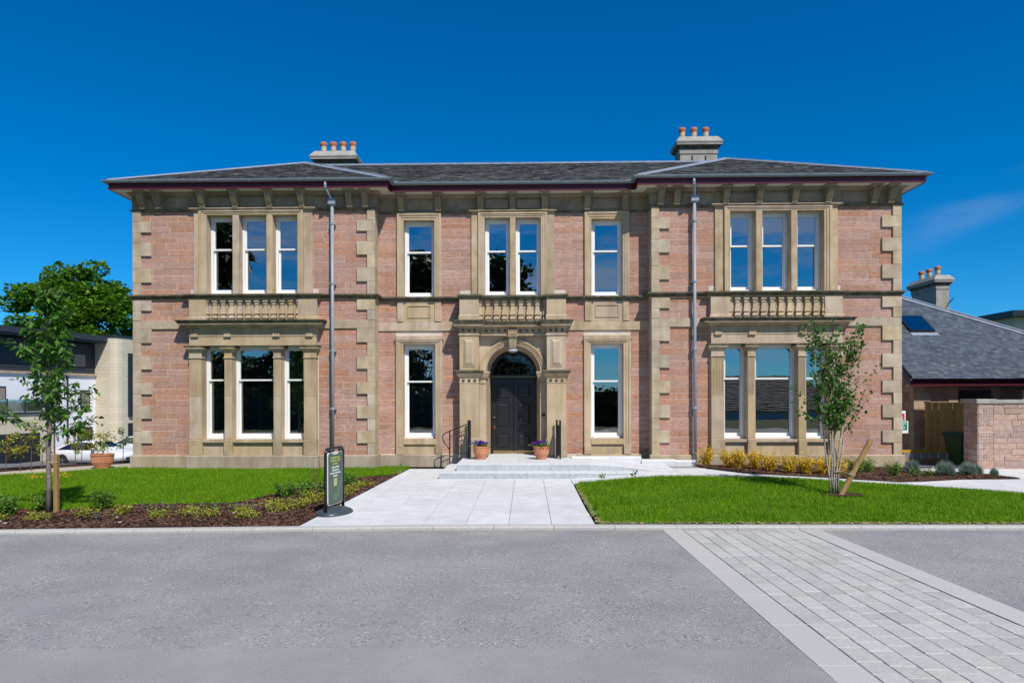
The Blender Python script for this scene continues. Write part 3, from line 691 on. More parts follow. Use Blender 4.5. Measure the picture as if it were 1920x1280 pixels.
for s in (-1, 1):
    for (a, b_), wd in zip(ROWS, WIDE):
        qo = .508 if wd else .225; qi = .49 if wd else .21
        holes = [(5.385, 8.615, 4.6, 7.2), (5.235, 8.705, 3.9, 4.7), (5.24, 8.715, .3, 3.99)]
        mid = (a + b_) / 2 + U(-.012, .012)
        for z1_, z0_ in ((a, mid), (mid, b_)):
            lay(s, (IN + qi, OUT - qo), z1_, z0_, holes, 0, s)
holes = [(-3.175, -1.965, 4.53, 7.2), (1.965, 3.175, 4.53, 7.2), (-1.135, 1.135, 4.5, 7.2), (-3.175, -1.965, 3.9, 4.6), (1.965, 3.175, 3.9, 4.6), (-1.44, 1.44, 3.9, 4.7),
         (-3.215, -1.94, .3, 3.585), (1.94, 3.215, .3, 3.585), (-1.435, 1.435, .2, 4.0)]
for (a, b_) in ROWS:
    if a < 3.8: a, b_ = min(a, 3.725), b_
    if b_ > 3.9 and b_ < 4.0: b_ = 3.975
    if abs(a - 4.535) < .01: a = 4.53
    if abs(b_ - 4.68) < .01: b_ = 4.655
    mid = (a + b_) / 2 + U(-.012, .012)
    for z1_, z0_ in ((a, mid), (mid, b_)): lay(0, (-IN, IN), z1_, z0_, holes, CY, 1)
stones.sort(key=lambda q: -(q[2] - q[1]) * (q[4] - q[3]))
rest = MB(); J = .0055
for k, (s, x0, x1, z0, z1, yf) in enumerate(stones):
    mb = MB() if k < 300 else rest
    mb.cbox(x0 + J, x1 - J, yf - U(.0, .005), yf + .03, z0 + J, z1 - J, .003, .002)
    if k < 300: mb.build('stone', 'pink_stone', walls[s])
rest.build('small_stones', 'pink_stone', house, kind='stuff')

# --- quoins, plinth, bands
for s in (-1, 1):
    for (a, b_), wd in zip(ROWS, WIDE):
        wo_ = .508 if wd else .225; wi = .49 if wd else .21
        for u0, u1, yb in ((OUT - wo_, OUT, .30), (IN, IN + wi, CY + .03)):
            mb = MB(); mb.cbox(*sx(s, u0, u1), -.052 - U(0, .004), yb, b_ + .002, a - .002, .006); part(mb, 'quoin', 'quoin_stone')
    us = [IN - .05, 5.0, 6.35, 7.7, 8.95, OUT + .06]
    for a, b_ in zip(us[:-1], us[1:]):
        mb = MB(); x0, x1 = sx(s, a + .002, b_ - .002)
        mb.extr_x([(-.09, 0), (-.09, .335), (-.055, .36), (.3, .36), (.3, 0)], x0, x1); part(mb, 'plinth_block', 'plinth_stone')
    # plinth breaks forward under the ground floor bay
    mb = MB(); x0, x1 = sx(s, 5.19, 8.76); mb.extr_x([(-.19, 0), (-.19, .335), (-.155, .361), (-.09, .361), (-.09, 0)], x0, x1); part(mb, 'plinth_block', 'plinth_stone')
    mb = MB(); mb.box(*sx(s, IN - .051, IN - .006), .0, CY + .05, 0, .355); part(mb, 'plinth_block', 'plinth_stone')
    for a, b_ in ((IN - .0, 5.24), (8.715, OUT)):          # band course between the storeys
        mb = MB(); mb.cbox(*sx(s, a + .0, b_ - .0), -.045, .3, 3.759, 3.988, .006); part(mb, 'band_course', 'quoin_stone')
    SP = [(0, 4.565), (.015, 4.575), (.05, 4.61), (.055, 4.63), (.10, 4.645), (.10, 4.68)]
    for a, b_ in ((IN, 5.2), (8.74, OUT)):                  # string course
        mb = MB(); x0, x1 = sx(s, a, b_); inner = (a == IN)
        l_ = 1 if ((inner and s == 1) or (not inner and s == -1)) else 0
        r__ = 1 if ((inner and s == -1) or (not inner and s == 1)) else 0
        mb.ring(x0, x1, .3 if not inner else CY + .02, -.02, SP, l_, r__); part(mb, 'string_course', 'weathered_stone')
        mb = MB(); mb.ring(x0, x1, .3 if not inner else CY + .02, -.0, [(.02, 4.535), (.04, 4.562)], l_, r__); part(mb, 'string_course', 'tan_stone')
for a, b_ in ((-IN, -2.6), (-2.6, -1.75), (1.75, 2.6), (2.6, IN)):
    mb = MB(); mb.extr_x([(CY - .09, 0), (CY - .09, .315), (CY - .055, .335), (CY + .3, .335), (CY + .3, 0)], a + .002, b_ - .002); part(mb, 'plinth_block', 'plinth_stone')
for s in (-1, 1):
    mb = MB(); mb.box(*sx(s, 1.44, IN), CY - .038, CY + .3, 3.727, 3.972); part(mb, 'band_course', 'tan_stone')
    SPc = [(0, 4.53), (.015, 4.54), (.05, 4.58), (.055, 4.60), (.10, 4.615), (.10, 4.652)]
    mb = MB(); mb.ring(*sx(s, 1.49, IN - .0), CY + .3, CY - .02, SPc, 0, 0); part(mb, 'string_course', 'weathered_stone')
    for a, b_ in ((1.95, 2.16), (2.99, 3.19)):              # string breaks forward over the apron blocks
        mb = MB(); mb.ring(*sx(s, a, b_), CY - .02, CY - .055, [(p, z_ + .001) for p, z_ in SPc]); part(mb, 'string_course', 'weathered_stone')
        mb = MB(); mb.cbox(*sx(s, a + .015, b_ - .015), CY - .06, CY + .05, 3.976, 4.529, .006); part(mb, 'apron_block', 'tan_stone')
    mb = MB(); mb.box(*sx(s, 2.146, 3.004), CY - .03, CY + .05, 3.976, 4.529); part(mb, 'apron_panel', 'tan_smooth')
    for q in ((2.25, 2.90, 4.08, 4.11), (2.25, 2.90, 4.40, 4.43), (2.25, 2.28, 4.11, 4.40), (2.87, 2.90, 4.11, 4.40)):
        mb = MB(); mb.box(*sx(s, q[0], q[1]), CY - .05, CY - .03, q[2], q[3]); part(mb, 'apron_moulding', 'tan_smooth')

# --- sash windows
def window(x0, x1, z0, z1, rail, yf, blind=None, horn=True):
    g = .004; x0 += g; x1 -= g; z0 += g; z1 -= g
    t_ = .062; mb = MB()
    mb.box(x0, x0 + t_, yf, yf + .13, z0, z1); mb.box(x1 - t_, x1, yf, yf + .13, z0, z1)
    mb.box(x0 + t_, x1 - t_, yf, yf + .13, z1 - .075, z1); mb.box(x0 + t_, x1 - t_, yf - .03, yf + .13, z0, z0 + .06)
    mb.box(x0 + t_ + .1, x1 - t_ - .1, yf - .004, yf - .0005, z1 - .05, z1 - .036)
    w_ = part(mb, 'window', 'white_paint')
    a, b_ = x0 + t_ + .001, x1 - t_ - .001; r_ = .045
    def sash(nm, s0, s1, yy, bot, top):
        mb = MB(); mb.box(a, a + r_, yy, yy + .045, s0, s1); mb.box(b_ - r_, b_, yy, yy + .045, s0, s1)
        mb.box(a + r_, b_ - r_, yy, yy + .045, s0, s0 + bot); mb.box(a + r_, b_ - r_, yy, yy + .045, s1 - top, s1)
        part(mb, nm, 'white_paint', w_)
        mb = MB(); mb.add([(a + r_, yy + .022, s0 + bot), (b_ - r_, yy + .022, s0 + bot), (b_ - r_, yy + .022, s1 - top), (a + r_, yy + .022, s1 - top)], [(0, 1, 2, 3)])
        part(mb, 'pane', 'window_glass', w_)
    sash('upper_sash', rail - .025, z1 - .076, yf + .015, .045, .045)
    sash('lower_sash', z0 + .061, rail + .018, yf + .065, .085, .04)
    if horn:
        mb = MB(); xm = (x0 + x1) / 2; mb.box(xm - .03, xm + .03, yf + .055, yf + .085, rail + .019, rail + .04); part(mb, 'sash_catch', 'brass', w_)
    if blind == 'slats':
        mb = MB(); z = z0 + .12
        while z < z1 - .75:
            mb.add([(a + .03, yf + .20, z), (b_ - .03, yf + .20, z), (b_ - .03, yf + .235, z + .012), (a + .03, yf + .235, z + .012)], [(0, 1, 2, 3)]); z += .052
        for xx in (a + .12, (a + b_) / 2, b_ - .12): mb.box(xx - .003, xx + .003, yf + .19, yf + .196, z0 + .1, z1 - .15)
        part(mb, 'venetian_blind', 'blind_slat', w_)
    if blind == 'roller':
        mb = MB(); mb.box(a + .02, b_ - .02, yf + .2, yf + .203, z1 - .35, z1 - .08); part(mb, 'roller_blind', 'roller', w_)
    return w_
for s in (-1, 1):
    for a, b_ in W_UP: window(*sx(s, a, b_), *W_UPZ, 5.945, .19)
    for a, b_ in W_GR: window(*sx(s, a, b_), *W_GRZ, 2.385, .16, 'slats' if s < 0 else None)
    window(*sx(s, 2.15, 3.0), *C_UPZ, 5.92, CY + .17)
    window(*sx(s, *C_DB), *C_DBZ, 5.935, CY + .17, 'roller')
    window(*sx(s, *C_GR), *C_GRZ, 2.34, CY + .17, 'slats' if s < 0 else None)

# --- moulded window surrounds
def frame(x0, x1, z0, z1, o0, o1, oz, yb, yf, name='architrave', m='tan_smooth', bottom=None):
    """two jambs and a head round an opening (x0..x1, up to oz)"""
    mb = MB(); mb.box(x0, o0, yf, yb, z0, oz); mb.box(o1, x1, yf, yb, z0, oz); mb.box(x0, x1, yf, yb, oz, z1); part(mb, name, m)
def nested(x0, x1, z0, z1, o0, o1, oz, yb, yf, steps_=3):
    """architrave stepping down to the opening in fasciae"""
    w0, w1, wz = o0 - x0, x1 - o1, z1 - oz
    for k in range(steps_):
        f0, f1 = k / steps_, (k + 1) / steps_; y_ = yf + (0, .018, .032)[k]
        frame(x0 + w0 * f0, x1 - w1 * f0, z0, z1 - wz * f0, x0 + w0 * f1, x1 - w1 * f1, z1 - wz * f1, yb, y_)
for s in (-1, 1):
    # upper three-light window of the wing
    for a, b_ in ((5.385, 5.625), (8.455, 8.615)):
        mb = MB(); mb.cbox(*sx(s, a, b_), -.05, .3, 4.682, 6.95, .005); part(mb, 'surround_jamb', 'tan_stone')
    x0, x1 = sx(s, 5.625, 8.455); o0, o1 = sx(s, 5.78, 8.25)
    nested(x0, x1, 4.682, 6.95, o0, o1, 6.83, .3, -.105)
    for a, b_ in ((6.46, 6.63), (7.38, 7.55)):
        mb = MB(); mb.cbox(*sx(s, a, b_), -.072, .36, 4.682, 6.829, .012); part(mb, 'mullion', 'tan_stone')
    mb = MB(); mb.ring(*sx(s, 5.36, 8.64), .3, -.06, [(0, 6.951), (.035, 6.965), (.075, 6.985), (.075, 7.005), (.0, 7.012)]); part(mb, 'drip_mould', 'tan_stone')
    # sill string over the balustrade
    mb = MB(); mb.ring(*sx(s, 5.20, 8.74), .3, -.13, [(0, 4.566), (.02, 4.576), (.055, 4.61), (.06, 4.63), (.105, 4.645), (.105, 4.681)]); part(mb, 'string_course', 'weathered_stone')
    mb = MB(); mb.ring(*sx(s, 5.20, 8.74), .3, -.13, [(.0, 4.54), (.012, 4.565)]); part(mb, 'string_course', 'tan_stone')
    # blind balustrade
    for a, b_ in ((5.24, 5.74), (8.23, 8.70)):
        mb = MB(); mb.cbox(*sx(s, a, b_), -.155, .2, 4.085, 4.539, .006); part(mb, 'balustrade_pier', 'tan_smooth')
        mb = MB(); mb.ring(*sx(s, a, b_), .2, -.155, [(.03, 3.975), (.03, 4.05), (.0, 4.084)]); part(mb, 'pier_base', 'tan_stone')
    mb = MB(); mb.box(*sx(s, 5.74, 8.23), -.055, .2, 3.975, 4.539); part(mb, 'balustrade_back', 'tan_stone')
    BP = [(.055, 3.976), (.055, 4.005), (.075, 4.03), (.083, 4.06), (.06, 4.10), (.052, 4.125), (.082, 4.15), (.082, 4.175), (.074, 4.19), (.05, 4.345), (.044, 4.38), (.062, 4.40), (.062, 4.42), (.044, 4.43), (.046, 4.46), (.072, 4.475), (.072, 4.539)]
    for k in range(12):
        c_ = 6.985 + .2285 * (k - 5.5)
        mb = MB(); mb.loft([[(s * c_ - r_, -.07 + r_ * .9, z_), (s * c_ - r_, -.07 - r_ * .9, z_), (s * c_ + r_, -.07 - r_ * .9, z_), (s * c_ + r_, -.07 + r_ * .9, z_)] for r_, z_ in BP]); part(mb, 'baluster', 'tan_smooth')
    # ground floor bay: cornice, frieze, architrave
    mb = MB(); mb.ring(*sx(s, 5.24, 8.71), .2, -.15, [(.0, 3.77), (.03, 3.785), (.05, 3.80), (.13, 3.845), (.2, 3.85)]); part(mb, 'cornice', 'tan_stone')
    mb = MB(); mb.ring(*sx(s, 5.24, 8.71), .2, -.15, [(.2, 3.85), (.205, 3.87)]); part(mb, 'cornice', 'tan_stone')
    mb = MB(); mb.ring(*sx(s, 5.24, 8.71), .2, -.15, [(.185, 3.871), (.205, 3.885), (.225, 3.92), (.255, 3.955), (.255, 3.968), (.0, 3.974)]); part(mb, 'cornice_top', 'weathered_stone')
    mb = MB(); mb.box(*sx(s, 5.255, 8.695), -.13, .2, 3.585, 3.769); part(mb, 'frieze', 'tan_smooth')
    mb = MB(); mb.box(*sx(s, 5.25, 8.70), -.155, .2, 3.552, 3.584); mb.box(*sx(s, 5.255, 8.695), -.14, .2, 3.306, 3.551); part(mb, 'architrave', 'tan_smooth')
    for c_ in (5.437, 6.328, 7.642, 8.533):
        mb = MB(); mb.box(s * c_ - .095, s * c_ + .095, -.165, -.13, 3.60, 3.768)
        for k in range(4): mb.box(s * c_ - .085 + k * .046, s * c_ - .053 + k * .046, -.182, -.165, 3.60, 3.766)
        mb.box(s * c_ - .095, s * c_ + .095, -.195, -.14, 3.535, 3.598); part(mb, 'triglyph', 'tan_stone')
    for c_ in (5.766, 6.03, 6.69, 6.985, 7.28, 7.94, 8.21):
        mb = MB(); mb.loft([[(s * c_ + r_ * math.cos(a), y_, 3.672 + r_ * math.sin(a)) for a in [q * math.pi / 4 for q in range(8)]] for r_, y_ in ((.04, -.13), (.036, -.15), (.02, -.165))]); part(mb, 'boss', 'tan_smooth', smooth=False)
    # pilasters
    for a, b_, nf in ((5.26, 5.60, 7), (6.22, 6.42, 4), (7.55, 7.75, 4), (8.37, 8.71, 7)):
        x0, x1 = sx(s, a, b_)
        mb = MB(); mb.box(x0, x1, -.115, .34, .78, 2.955); part(mb, 'pilaster', 'tan_smooth')
        wv = (x1 - x0 - .05) / (nf + .5)
        mb = MB(); mb.box(x0 + .002, x1 - .002, -.121, -.115, .80, 1.95)
        for k in range(nf + 1):
            xa = x0 + .02 + k * (x1 - x0 - .04) / (nf + .55); mb.box(xa, xa + .5 * (x1 - x0 - .04) / (nf + .55), -.129, -.115, 1.951, 2.93)
        part(mb, 'fluting', 'tan_smooth')
        mb = MB(); mb.ring(x0, x1, .26, -.125, [(.0, 2.956), (.018, 2.965), (.018, 2.985), (0, 2.995), (.0, 3.10), (.02, 3.13), (.035, 3.16), (.085, 3.215), (.085, 3.24)]); part(mb, 'capital', 'tan_stone')
        mb = MB(); mb.ring(x0, x1, .26, -.125, [(.085, 3.241), (.10, 3.27), (.10, 3.304)]); part(mb, 'abacus', 'weathered_stone')
        mb = MB(); mb.cbox(x0 - .012, x1 + .012, -.15, .26, .362, .779, .01); part(mb, 'pedestal', 'tan_stone')
    for a, b_ in W_GR:
        mb = MB(); mb.box(*sx(s, a + .013, b_ - .013), -.11, .158, .70, .774); part(mb, 'sill', 'tan_stone')
        mb = MB(); mb.box(*sx(s, a + .013, b_ - .013), -.03, .158, .362, .699); part(mb, 'sill_panel', 'tan_smooth')

# centre windows
for s in (-1, 1):
    x0, x1 = sx(s, 1.965, 3.175); o0, o1 = sx(s, 2.15, 3.0)
    nested(x0, x1, 4.653, 6.96, o0, o1, 6.76, CY + .3, CY - .075)
    mb = MB(); mb.box(x0 - .0, x1 + .0, CY - .06, CY + .1, 6.961, 6.99); part(mb, 'drip_mould', 'tan_stone')
    x0, x1 = sx(s, 1.94, 3.215); o0, o1 = sx(s, *C_GR)
    nested(x0, x1, .60, 3.46, o0, o1, 3.36, CY + .3, CY - .07)
    mb = MB(); mb.ring(x0, x1, CY + .1, CY - .045, [(0, 3.461), (.04, 3.475), (.0, 3.485), (.0, 3.582)]); part(mb, 'lintel', 'tan_stone')
    mb = MB(); mb.box(o0, o1, CY - .06, CY + .16, .615, .764); part(mb, 'sill', 'tan_stone')
    mb = MB(); mb.box(o0, o1, CY - .01, CY + .16, .336, .614); part(mb, 'sill_panel', 'tan_smooth')
    for a, b_ in ((x0, o0), (o1, x1)):
        mb = MB(); mb.cbox(a, b_, CY - .085, CY + .1, .336, .599, .006); part(mb, 'surround_base', 'tan_stone')
    mb = MB(); mb.cbox(*sx(s, .945, 1.135), CY - .05, CY + .2, 4.56, 6.95, .005); part(mb, 'surround_jamb', 'tan_stone')
nested(-.945, .945, 4.655, 6.95, -.77, .77, 6.81, CY + .3, CY - .10)
mb = MB(); mb.cbox(-.077, .077, CY - .068, CY + .34, 4.655, 6.809, .012); part(mb, 'mullion', 'tan_stone')
mb = MB(); mb.ring(-1.13, 1.13, CY + .1, CY - .06, [(0, 6.951), (.03, 6.965), (.07, 6.985), (.07, 7.0), (0, 7.005)]); part(mb, 'drip_mould', 'tan_stone')

# --- eaves: frieze, bed mould, consoles, soffit, fascia, gutter
def ys_(s, u): return 0 if u > IN else CY
EP = [(-OUT, 9.0), (-OUT, 0), (-IN, 0), (-IN, CY), (IN, CY), (IN, 0), (OUT, 0), (OUT, 9.0)]
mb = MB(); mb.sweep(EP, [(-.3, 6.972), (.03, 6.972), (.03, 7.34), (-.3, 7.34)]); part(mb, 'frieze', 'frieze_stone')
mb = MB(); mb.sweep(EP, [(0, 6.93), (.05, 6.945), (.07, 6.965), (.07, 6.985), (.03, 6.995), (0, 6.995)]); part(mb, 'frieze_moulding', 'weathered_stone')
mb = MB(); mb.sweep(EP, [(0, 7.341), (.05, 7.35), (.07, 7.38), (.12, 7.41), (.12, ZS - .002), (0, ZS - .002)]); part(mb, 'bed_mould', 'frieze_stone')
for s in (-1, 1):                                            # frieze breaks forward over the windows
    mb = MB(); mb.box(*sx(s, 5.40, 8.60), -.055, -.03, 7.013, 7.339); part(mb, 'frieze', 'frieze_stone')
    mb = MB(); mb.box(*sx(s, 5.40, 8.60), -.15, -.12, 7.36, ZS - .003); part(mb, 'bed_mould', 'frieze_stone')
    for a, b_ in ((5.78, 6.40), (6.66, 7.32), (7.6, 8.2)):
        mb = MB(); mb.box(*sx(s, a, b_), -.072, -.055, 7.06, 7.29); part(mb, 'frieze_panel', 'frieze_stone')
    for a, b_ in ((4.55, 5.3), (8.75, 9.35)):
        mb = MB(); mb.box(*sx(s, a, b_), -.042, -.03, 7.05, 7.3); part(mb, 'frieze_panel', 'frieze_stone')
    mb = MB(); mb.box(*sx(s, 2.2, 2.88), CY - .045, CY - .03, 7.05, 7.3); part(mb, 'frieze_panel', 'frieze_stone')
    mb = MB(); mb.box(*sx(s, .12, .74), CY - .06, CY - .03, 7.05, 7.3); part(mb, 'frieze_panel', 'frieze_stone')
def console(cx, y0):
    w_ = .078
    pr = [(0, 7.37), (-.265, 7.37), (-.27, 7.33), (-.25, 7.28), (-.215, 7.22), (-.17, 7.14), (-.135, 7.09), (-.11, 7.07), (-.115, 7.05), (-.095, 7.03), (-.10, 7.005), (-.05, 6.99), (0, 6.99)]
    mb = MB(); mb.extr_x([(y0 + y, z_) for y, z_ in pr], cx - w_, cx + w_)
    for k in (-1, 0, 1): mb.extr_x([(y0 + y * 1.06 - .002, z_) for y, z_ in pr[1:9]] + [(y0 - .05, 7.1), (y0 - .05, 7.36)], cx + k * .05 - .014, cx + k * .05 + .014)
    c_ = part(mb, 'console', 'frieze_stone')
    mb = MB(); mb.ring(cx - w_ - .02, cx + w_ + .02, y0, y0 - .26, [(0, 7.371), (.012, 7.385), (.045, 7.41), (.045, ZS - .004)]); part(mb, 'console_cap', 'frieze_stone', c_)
for s in (-1, 1):
    for u in (3.94, 4.36, 5.645, 6.52, 7.45, 8.335, 9.54, 9.985): console(s * u, -.055 if 5.4 < u < 8.6 else -.03)
for u in (-3.05, -2.03, -.87, 0, .87, 2.03, 3.05): console(u, CY - .03)
FO, GO = .42, .425
mb = MB(); mb.sweep(EP, [(.0, ZS), (FO - .02, ZS), (FO - .02, ZS + .02), (.0, ZS + .02)]); part(mb, 'soffit', 'soffit_paint')
mb = MB(); mb.sweep(EP, [(FO - .02, ZS - .012), (FO + .012, ZS - .012), (FO + .012, ZS + .05), (FO, ZS + .055), (FO, ZS + .19), (FO - .02, ZS + .19)]); part(mb, 'fascia', 'maroon_paint')
def arc(cx, cz, r_, a0, a1, n_): return [(cx + r_ * math.cos(R(a0 + (a1 - a0) * k / n_)), cz + r_ * math.sin(R(a0 + (a1 - a0) * k / n_))) for k in range(n_ + 1)]
gp = arc(FO + .066, ZS + .20, .063, 180, 360, 8) + arc(FO + .066, ZS + .20, .055, 360, 180, 8)
gp[8] = (FO + .132, ZS + .21)
mb = MB(); mb.sweep(EP, gp); gut = part(mb, 'gutter', 'gutter_metal', smooth=False)
for s in (-1, 1):
    for u in [3.9 + .76 * k for k in range(9)]:
        mb = MB(); pr = arc(-(FO + .066), ZS + .20, .069, 180, 360, 6) + arc(-(FO + .066), ZS + .20, .0625, 360, 180, 6)
        mb.extr_x(pr, s * u - .012, s * u + .012); part(mb, 'gutter_bracket', 'gutter_metal', gut)
for u in [-2.7 + .77 * k for k in range(8)]:
    mb = MB(); pr = arc(CY - (FO + .066), ZS + .20, .069, 180, 360, 6) + arc(CY - (FO + .066), ZS + .20, .0625, 360, 180, 6)
    mb.extr_x(pr, u - .012, u + .012); part(mb, 'gutter_bracket', 'gutter_metal', gut)
# downpipes
for s in (-1, 1):
    u = 4.82 * s
    mb = MB(); mb.tube([(u - .09, -.47, 7.585), (u - .09, -.47, 7.44), (u - .08, -.44, 7.38), (u - .01, -.19, 7.2), (u, -.15, 7.12)], .035, 8)
    mb.tube([(u, -.14, 7.05), (u, -.14, .0)], .045, 10)
    for z_ in (7.42, 7.48): mb.lathe(u - .09, -.47, [(.046, z_ - .012), (.046, z_ + .012)], 8)
    dp = part(mb, 'downpipe', 'pipe_metal', smooth=True)
    mb = MB(); mb.ring(u - .10, u + .10, -.05, -.22, [(-.03, 7.02), (0, 7.06), (0, 7.19), (.012, 7.19), (.012, 7.21)]); part(mb, 'hopper', 'pipe_metal', dp)
    for z_ in (6.55, 4.95, 3.15, 1.6):
        mb = MB(); mb.lathe(u, -.14, [(.053, z_ - .035), (.058, z_ - .02), (.058, z_ + .02), (.053, z_ + .035)], 10); mb.box(u - .085, u + .085, -.11, -.03, z_ - .02, z_ + .02); part(mb, 'pipe_collar', 'pipe_metal', dp)

# --- roof
EZ = ZS + .205; SL = .444
ef, ec = -.46, CY - .46
A = {s: (s * 6.75, ef + 4.15, EZ + 4.15 * SL) for s in (-1, 1)}
RY, RZ = ec + 4.6, EZ + 4.6 * SL
mb = MB()
e0, e1 = 10.74, 3.26
for s in (-1, 1):
    a = A[s]
    vs = [(s * e0, ef, EZ), (s * e1, ef, EZ), a, (s * 6.75, RY + 1, a[2]), (s * e0, 9.4, EZ), (s * e1, ec, EZ), (s * (6.75 - .42), RY - .05, a[2] - .0)]
    mb.add(vs, [(0, 1, 2), (0, 2, 3, 4), (1, 5, 6, 2), (2, 6, 3)])
mb.add([(-e1, ec, EZ), (e1, ec, EZ), (6.9, RY, RZ), (-6.9, RY, RZ), (-e0, 9.4, EZ), (e0, 9.4, EZ)], [(0, 1, 2, 3), (3, 2, 5, 4)])
roof = part(mb, 'roof', 'roof_deck')
def slates(poly3, w_, h_, th, seed):
    """thin overlapping slates over a planar polygon (first edge along the eave)"""
    P = [Vector(p) for p in poly3]; o = P[0]; ux = (P[1] - P[0]).normalized(); nrm = ux.cross(P[2] - P[0]).normalized()
    if nrm.z < 0: nrm = -nrm
    vy = nrm.cross(ux); 
    if vy.z < 0: vy = -vy
    L2 = [((p - o).dot(ux), (p - o).dot(vy)) for p in P]; rr = random.Random(seed); mb = MB()
    hi = max(p[1] for p in L2); lo_x = min(p[0] for p in L2); hi_x = max(p[0] for p in L2); r_ = 0; y = .0
    while y < hi:
        x = lo_x - (r_ % 2) * w_ / 2
        pts = []
        while x < hi_x:
            ww = w_ * rr.uniform(.8, 1.2); pts.append((x, ww)); x += ww
        cen = np.array([[q[0] + q[1] / 2, y + h_ * .5] for q in pts]); ok = inside(L2, cen)
        for (x, ww), k in zip(pts, ok):
            if not k: continue
            t0 = th * rr.uniform(.9, 1.9); dy = rr.uniform(-.012, .012); g = .003
            def W(a, b_, c_): return tuple(o + ux * a + vy * b_ + nrm * c_)
            x0, x1 = x + g, x + ww - g
            mb.add([W(x0, y + dy, .006), W(x1, y + dy, .006), W(x1, y + dy, .006 + t0), W(x0, y + dy, .006 + t0), W(x1, y + h_ * 1.05, .010), W(x0, y + h_ * 1.05, .010)], [(0, 1, 2, 3), (3, 2, 4, 5), (0, 3, 5), (1, 4, 2)])
        y += h_; r_ += 1
    return mb
for s in (-1, 1):
    if s < 0: pl = [(-e0, ef, EZ), (-e1, ef, EZ), A[s]]
    else: pl = [(e1, ef, EZ), (e0, ef, EZ), A[s]]
    slates(pl, .24, .17, .012, 3 + s).build('slates', 'old_slate', roof, kind='stuff')
slates([(-e1, ec, EZ), (e1, ec, EZ), (6.9, RY, RZ), (-6.9, RY, RZ)], .24, .17, .012, 9).build('slates', 'old_slate', roof, kind='stuff')
for s in (-1, 1):
    a = Vector(A[s]) + Vector((0, 0, .03))
    mb = MB(); mb.tube([(s * e0, ef + .02, EZ + .03), a], .035, 6); part(mb, 'lead_hip', 'lead', roof)
    for p_, q_, w_ in (((s * e0, ef, EZ), A[s], .16), ((s * e1, ef, EZ), A[s], .17)):
        p_, q_ = Vector(p_), Vector(q_); d = (q_ - p_).normalized(); nrm = Vector((0, -SL, 1)).normalized(); sd = d.cross(nrm).normalized()
        if sd.y > 0: sd = -sd
        o_ = nrm * .034
        mb = MB(); mb.add([tuple(p_ + o_), tuple(q_ + o_), tuple(q_ + sd * w_ + o_ * .9), tuple(p_ + sd * w_ + o_ * .9), tuple(p_ + o_ * .1), tuple(q_ + o_ * .1)], [(0, 1, 2, 3), (0, 1, 5, 4)]); part(mb, 'lead_flashing', 'lead', roof)
    mb = MB(); mb.tube([(s * e1, ef + .02, EZ + .03), a], .035, 6); part(mb, 'lead_hip', 'lead', roof)
    p_, q_ = Vector((s * e1, ec, EZ + .02)), Vector((s * (6.75 - .42), RY - .05, A[s][2] + .03))
    mb = MB(); mb.add([tuple(p_), tuple(q_), tuple(q_ - Vector((s * .2, 0, -.02))), tuple(p_ - Vector((s * .2, 0, -.02)))], [(0, 1, 2, 3)]); part(mb, 'valley_lead', 'lead', roof)
mb = MB(); mb.tube([(-6.9, RY, RZ + .035), (6.9, RY, RZ + .035)], .04, 6)
mb.add([(-6.9, RY - .16, RZ - .035), (6.9, RY - .16, RZ - .035), (6.9, RY, RZ + .04), (-6.9, RY, RZ + .04)], [(0, 1, 2, 3)]); part(mb, 'lead_ridge', 'lead', roof)

# --- chimneys
def pot(cx, cy, z_, par, h=.46, r_=.11):
    mb = MB(); mb.lathe(cx, cy, [(r_, z_), (r_ * .93, z_ + h * .5), (r_ * .95, z_ + h * .62), (r_ * 1.02, z_ + h * .66)], 14); p_ = part(mb, 'chimney_pot', 'cream_clay', par, smooth=True)
    mb = MB(); mb.lathe(cx, cy, [(r_ * 1.02, z_ + h * .665), (r_ * 1.18, z_ + h * .72), (r_ * 1.18, z_ + h * .92), (r_ * 1.05, z_ + h), (r_ * .8, z_ + h), (r_ * .8, z_ + h * .8)], 14); part(mb, 'pot_rim', 'terracotta_red', par, smooth=True)
def chimney(x0, x1, y0, y1, zb, zt, pots, slots=(), parent=None):
    par = parent or house
    mb = MB(); mb.box(x0, x1, y0, y1, zb, zt - .62); ch = mb.build('chimney', 'grey_stone', par)
    for sxx in slots:
        mb = MB(); mb.box(sxx - .03, sxx + .03, y0 - .004, y0 - .001, zt - 1.25, zt - .68); mb.build('flue_shade_strip', 'black_metal', ch)  # flat black strip on the face, painted shade of a recess
    mb = MB(); mb.loft([[(x0 - p, y0 - p, z_), (x1 + p, y0 - p, z_), (x1 + p, y1 + p, z_), (x0 - p, y1 + p, z_)] for p, z_ in ((.015, zt - .62), (.015, zt - .615), (.025, zt - .61), (.025, zt - .45))]); mb.build('chimney_band', 'grey_stone', ch)
    mb = MB(); mb.loft([[(x0 - p, y0 - p, z_), (x1 + p, y0 - p, z_), (x1 + p, y1 + p, z_), (x0 - p, y1 + p, z_)] for p, z_ in ((.025, zt - .449), (.05, zt - .40), (.12, zt - .33), (.14, zt - .325))]); mb.build('chimney_cove', 'weathered_stone', ch)
    mb = MB(); mb.loft([[(x0 - p, y0 - p, z_), (x1 + p, y0 - p, z_), (x1 + p, y1 + p, z_), (x0 - p, y1 + p, z_)] for p, z_ in ((.14, zt - .324), (.15, zt - .25), (.165, zt - .24), (.165, zt - .19), (.02, zt))]); mb.build('chimney_cap', 'grey_stone', ch)
    for px_, py_ in pots: pot(px_, py_, zt - .02, ch)
chimney(-7.17, -5.80, 6.0, 6.75, 8.6, 10.72, [(-6.98 + k * .355, 6.37) for k in range(4)])
chimney(5.83, 7.13, 6.0, 6.75, 8.6, 11.1, [(5.98 + k * .42, 6.37) for k in range(3)], (6.25, 6.72))

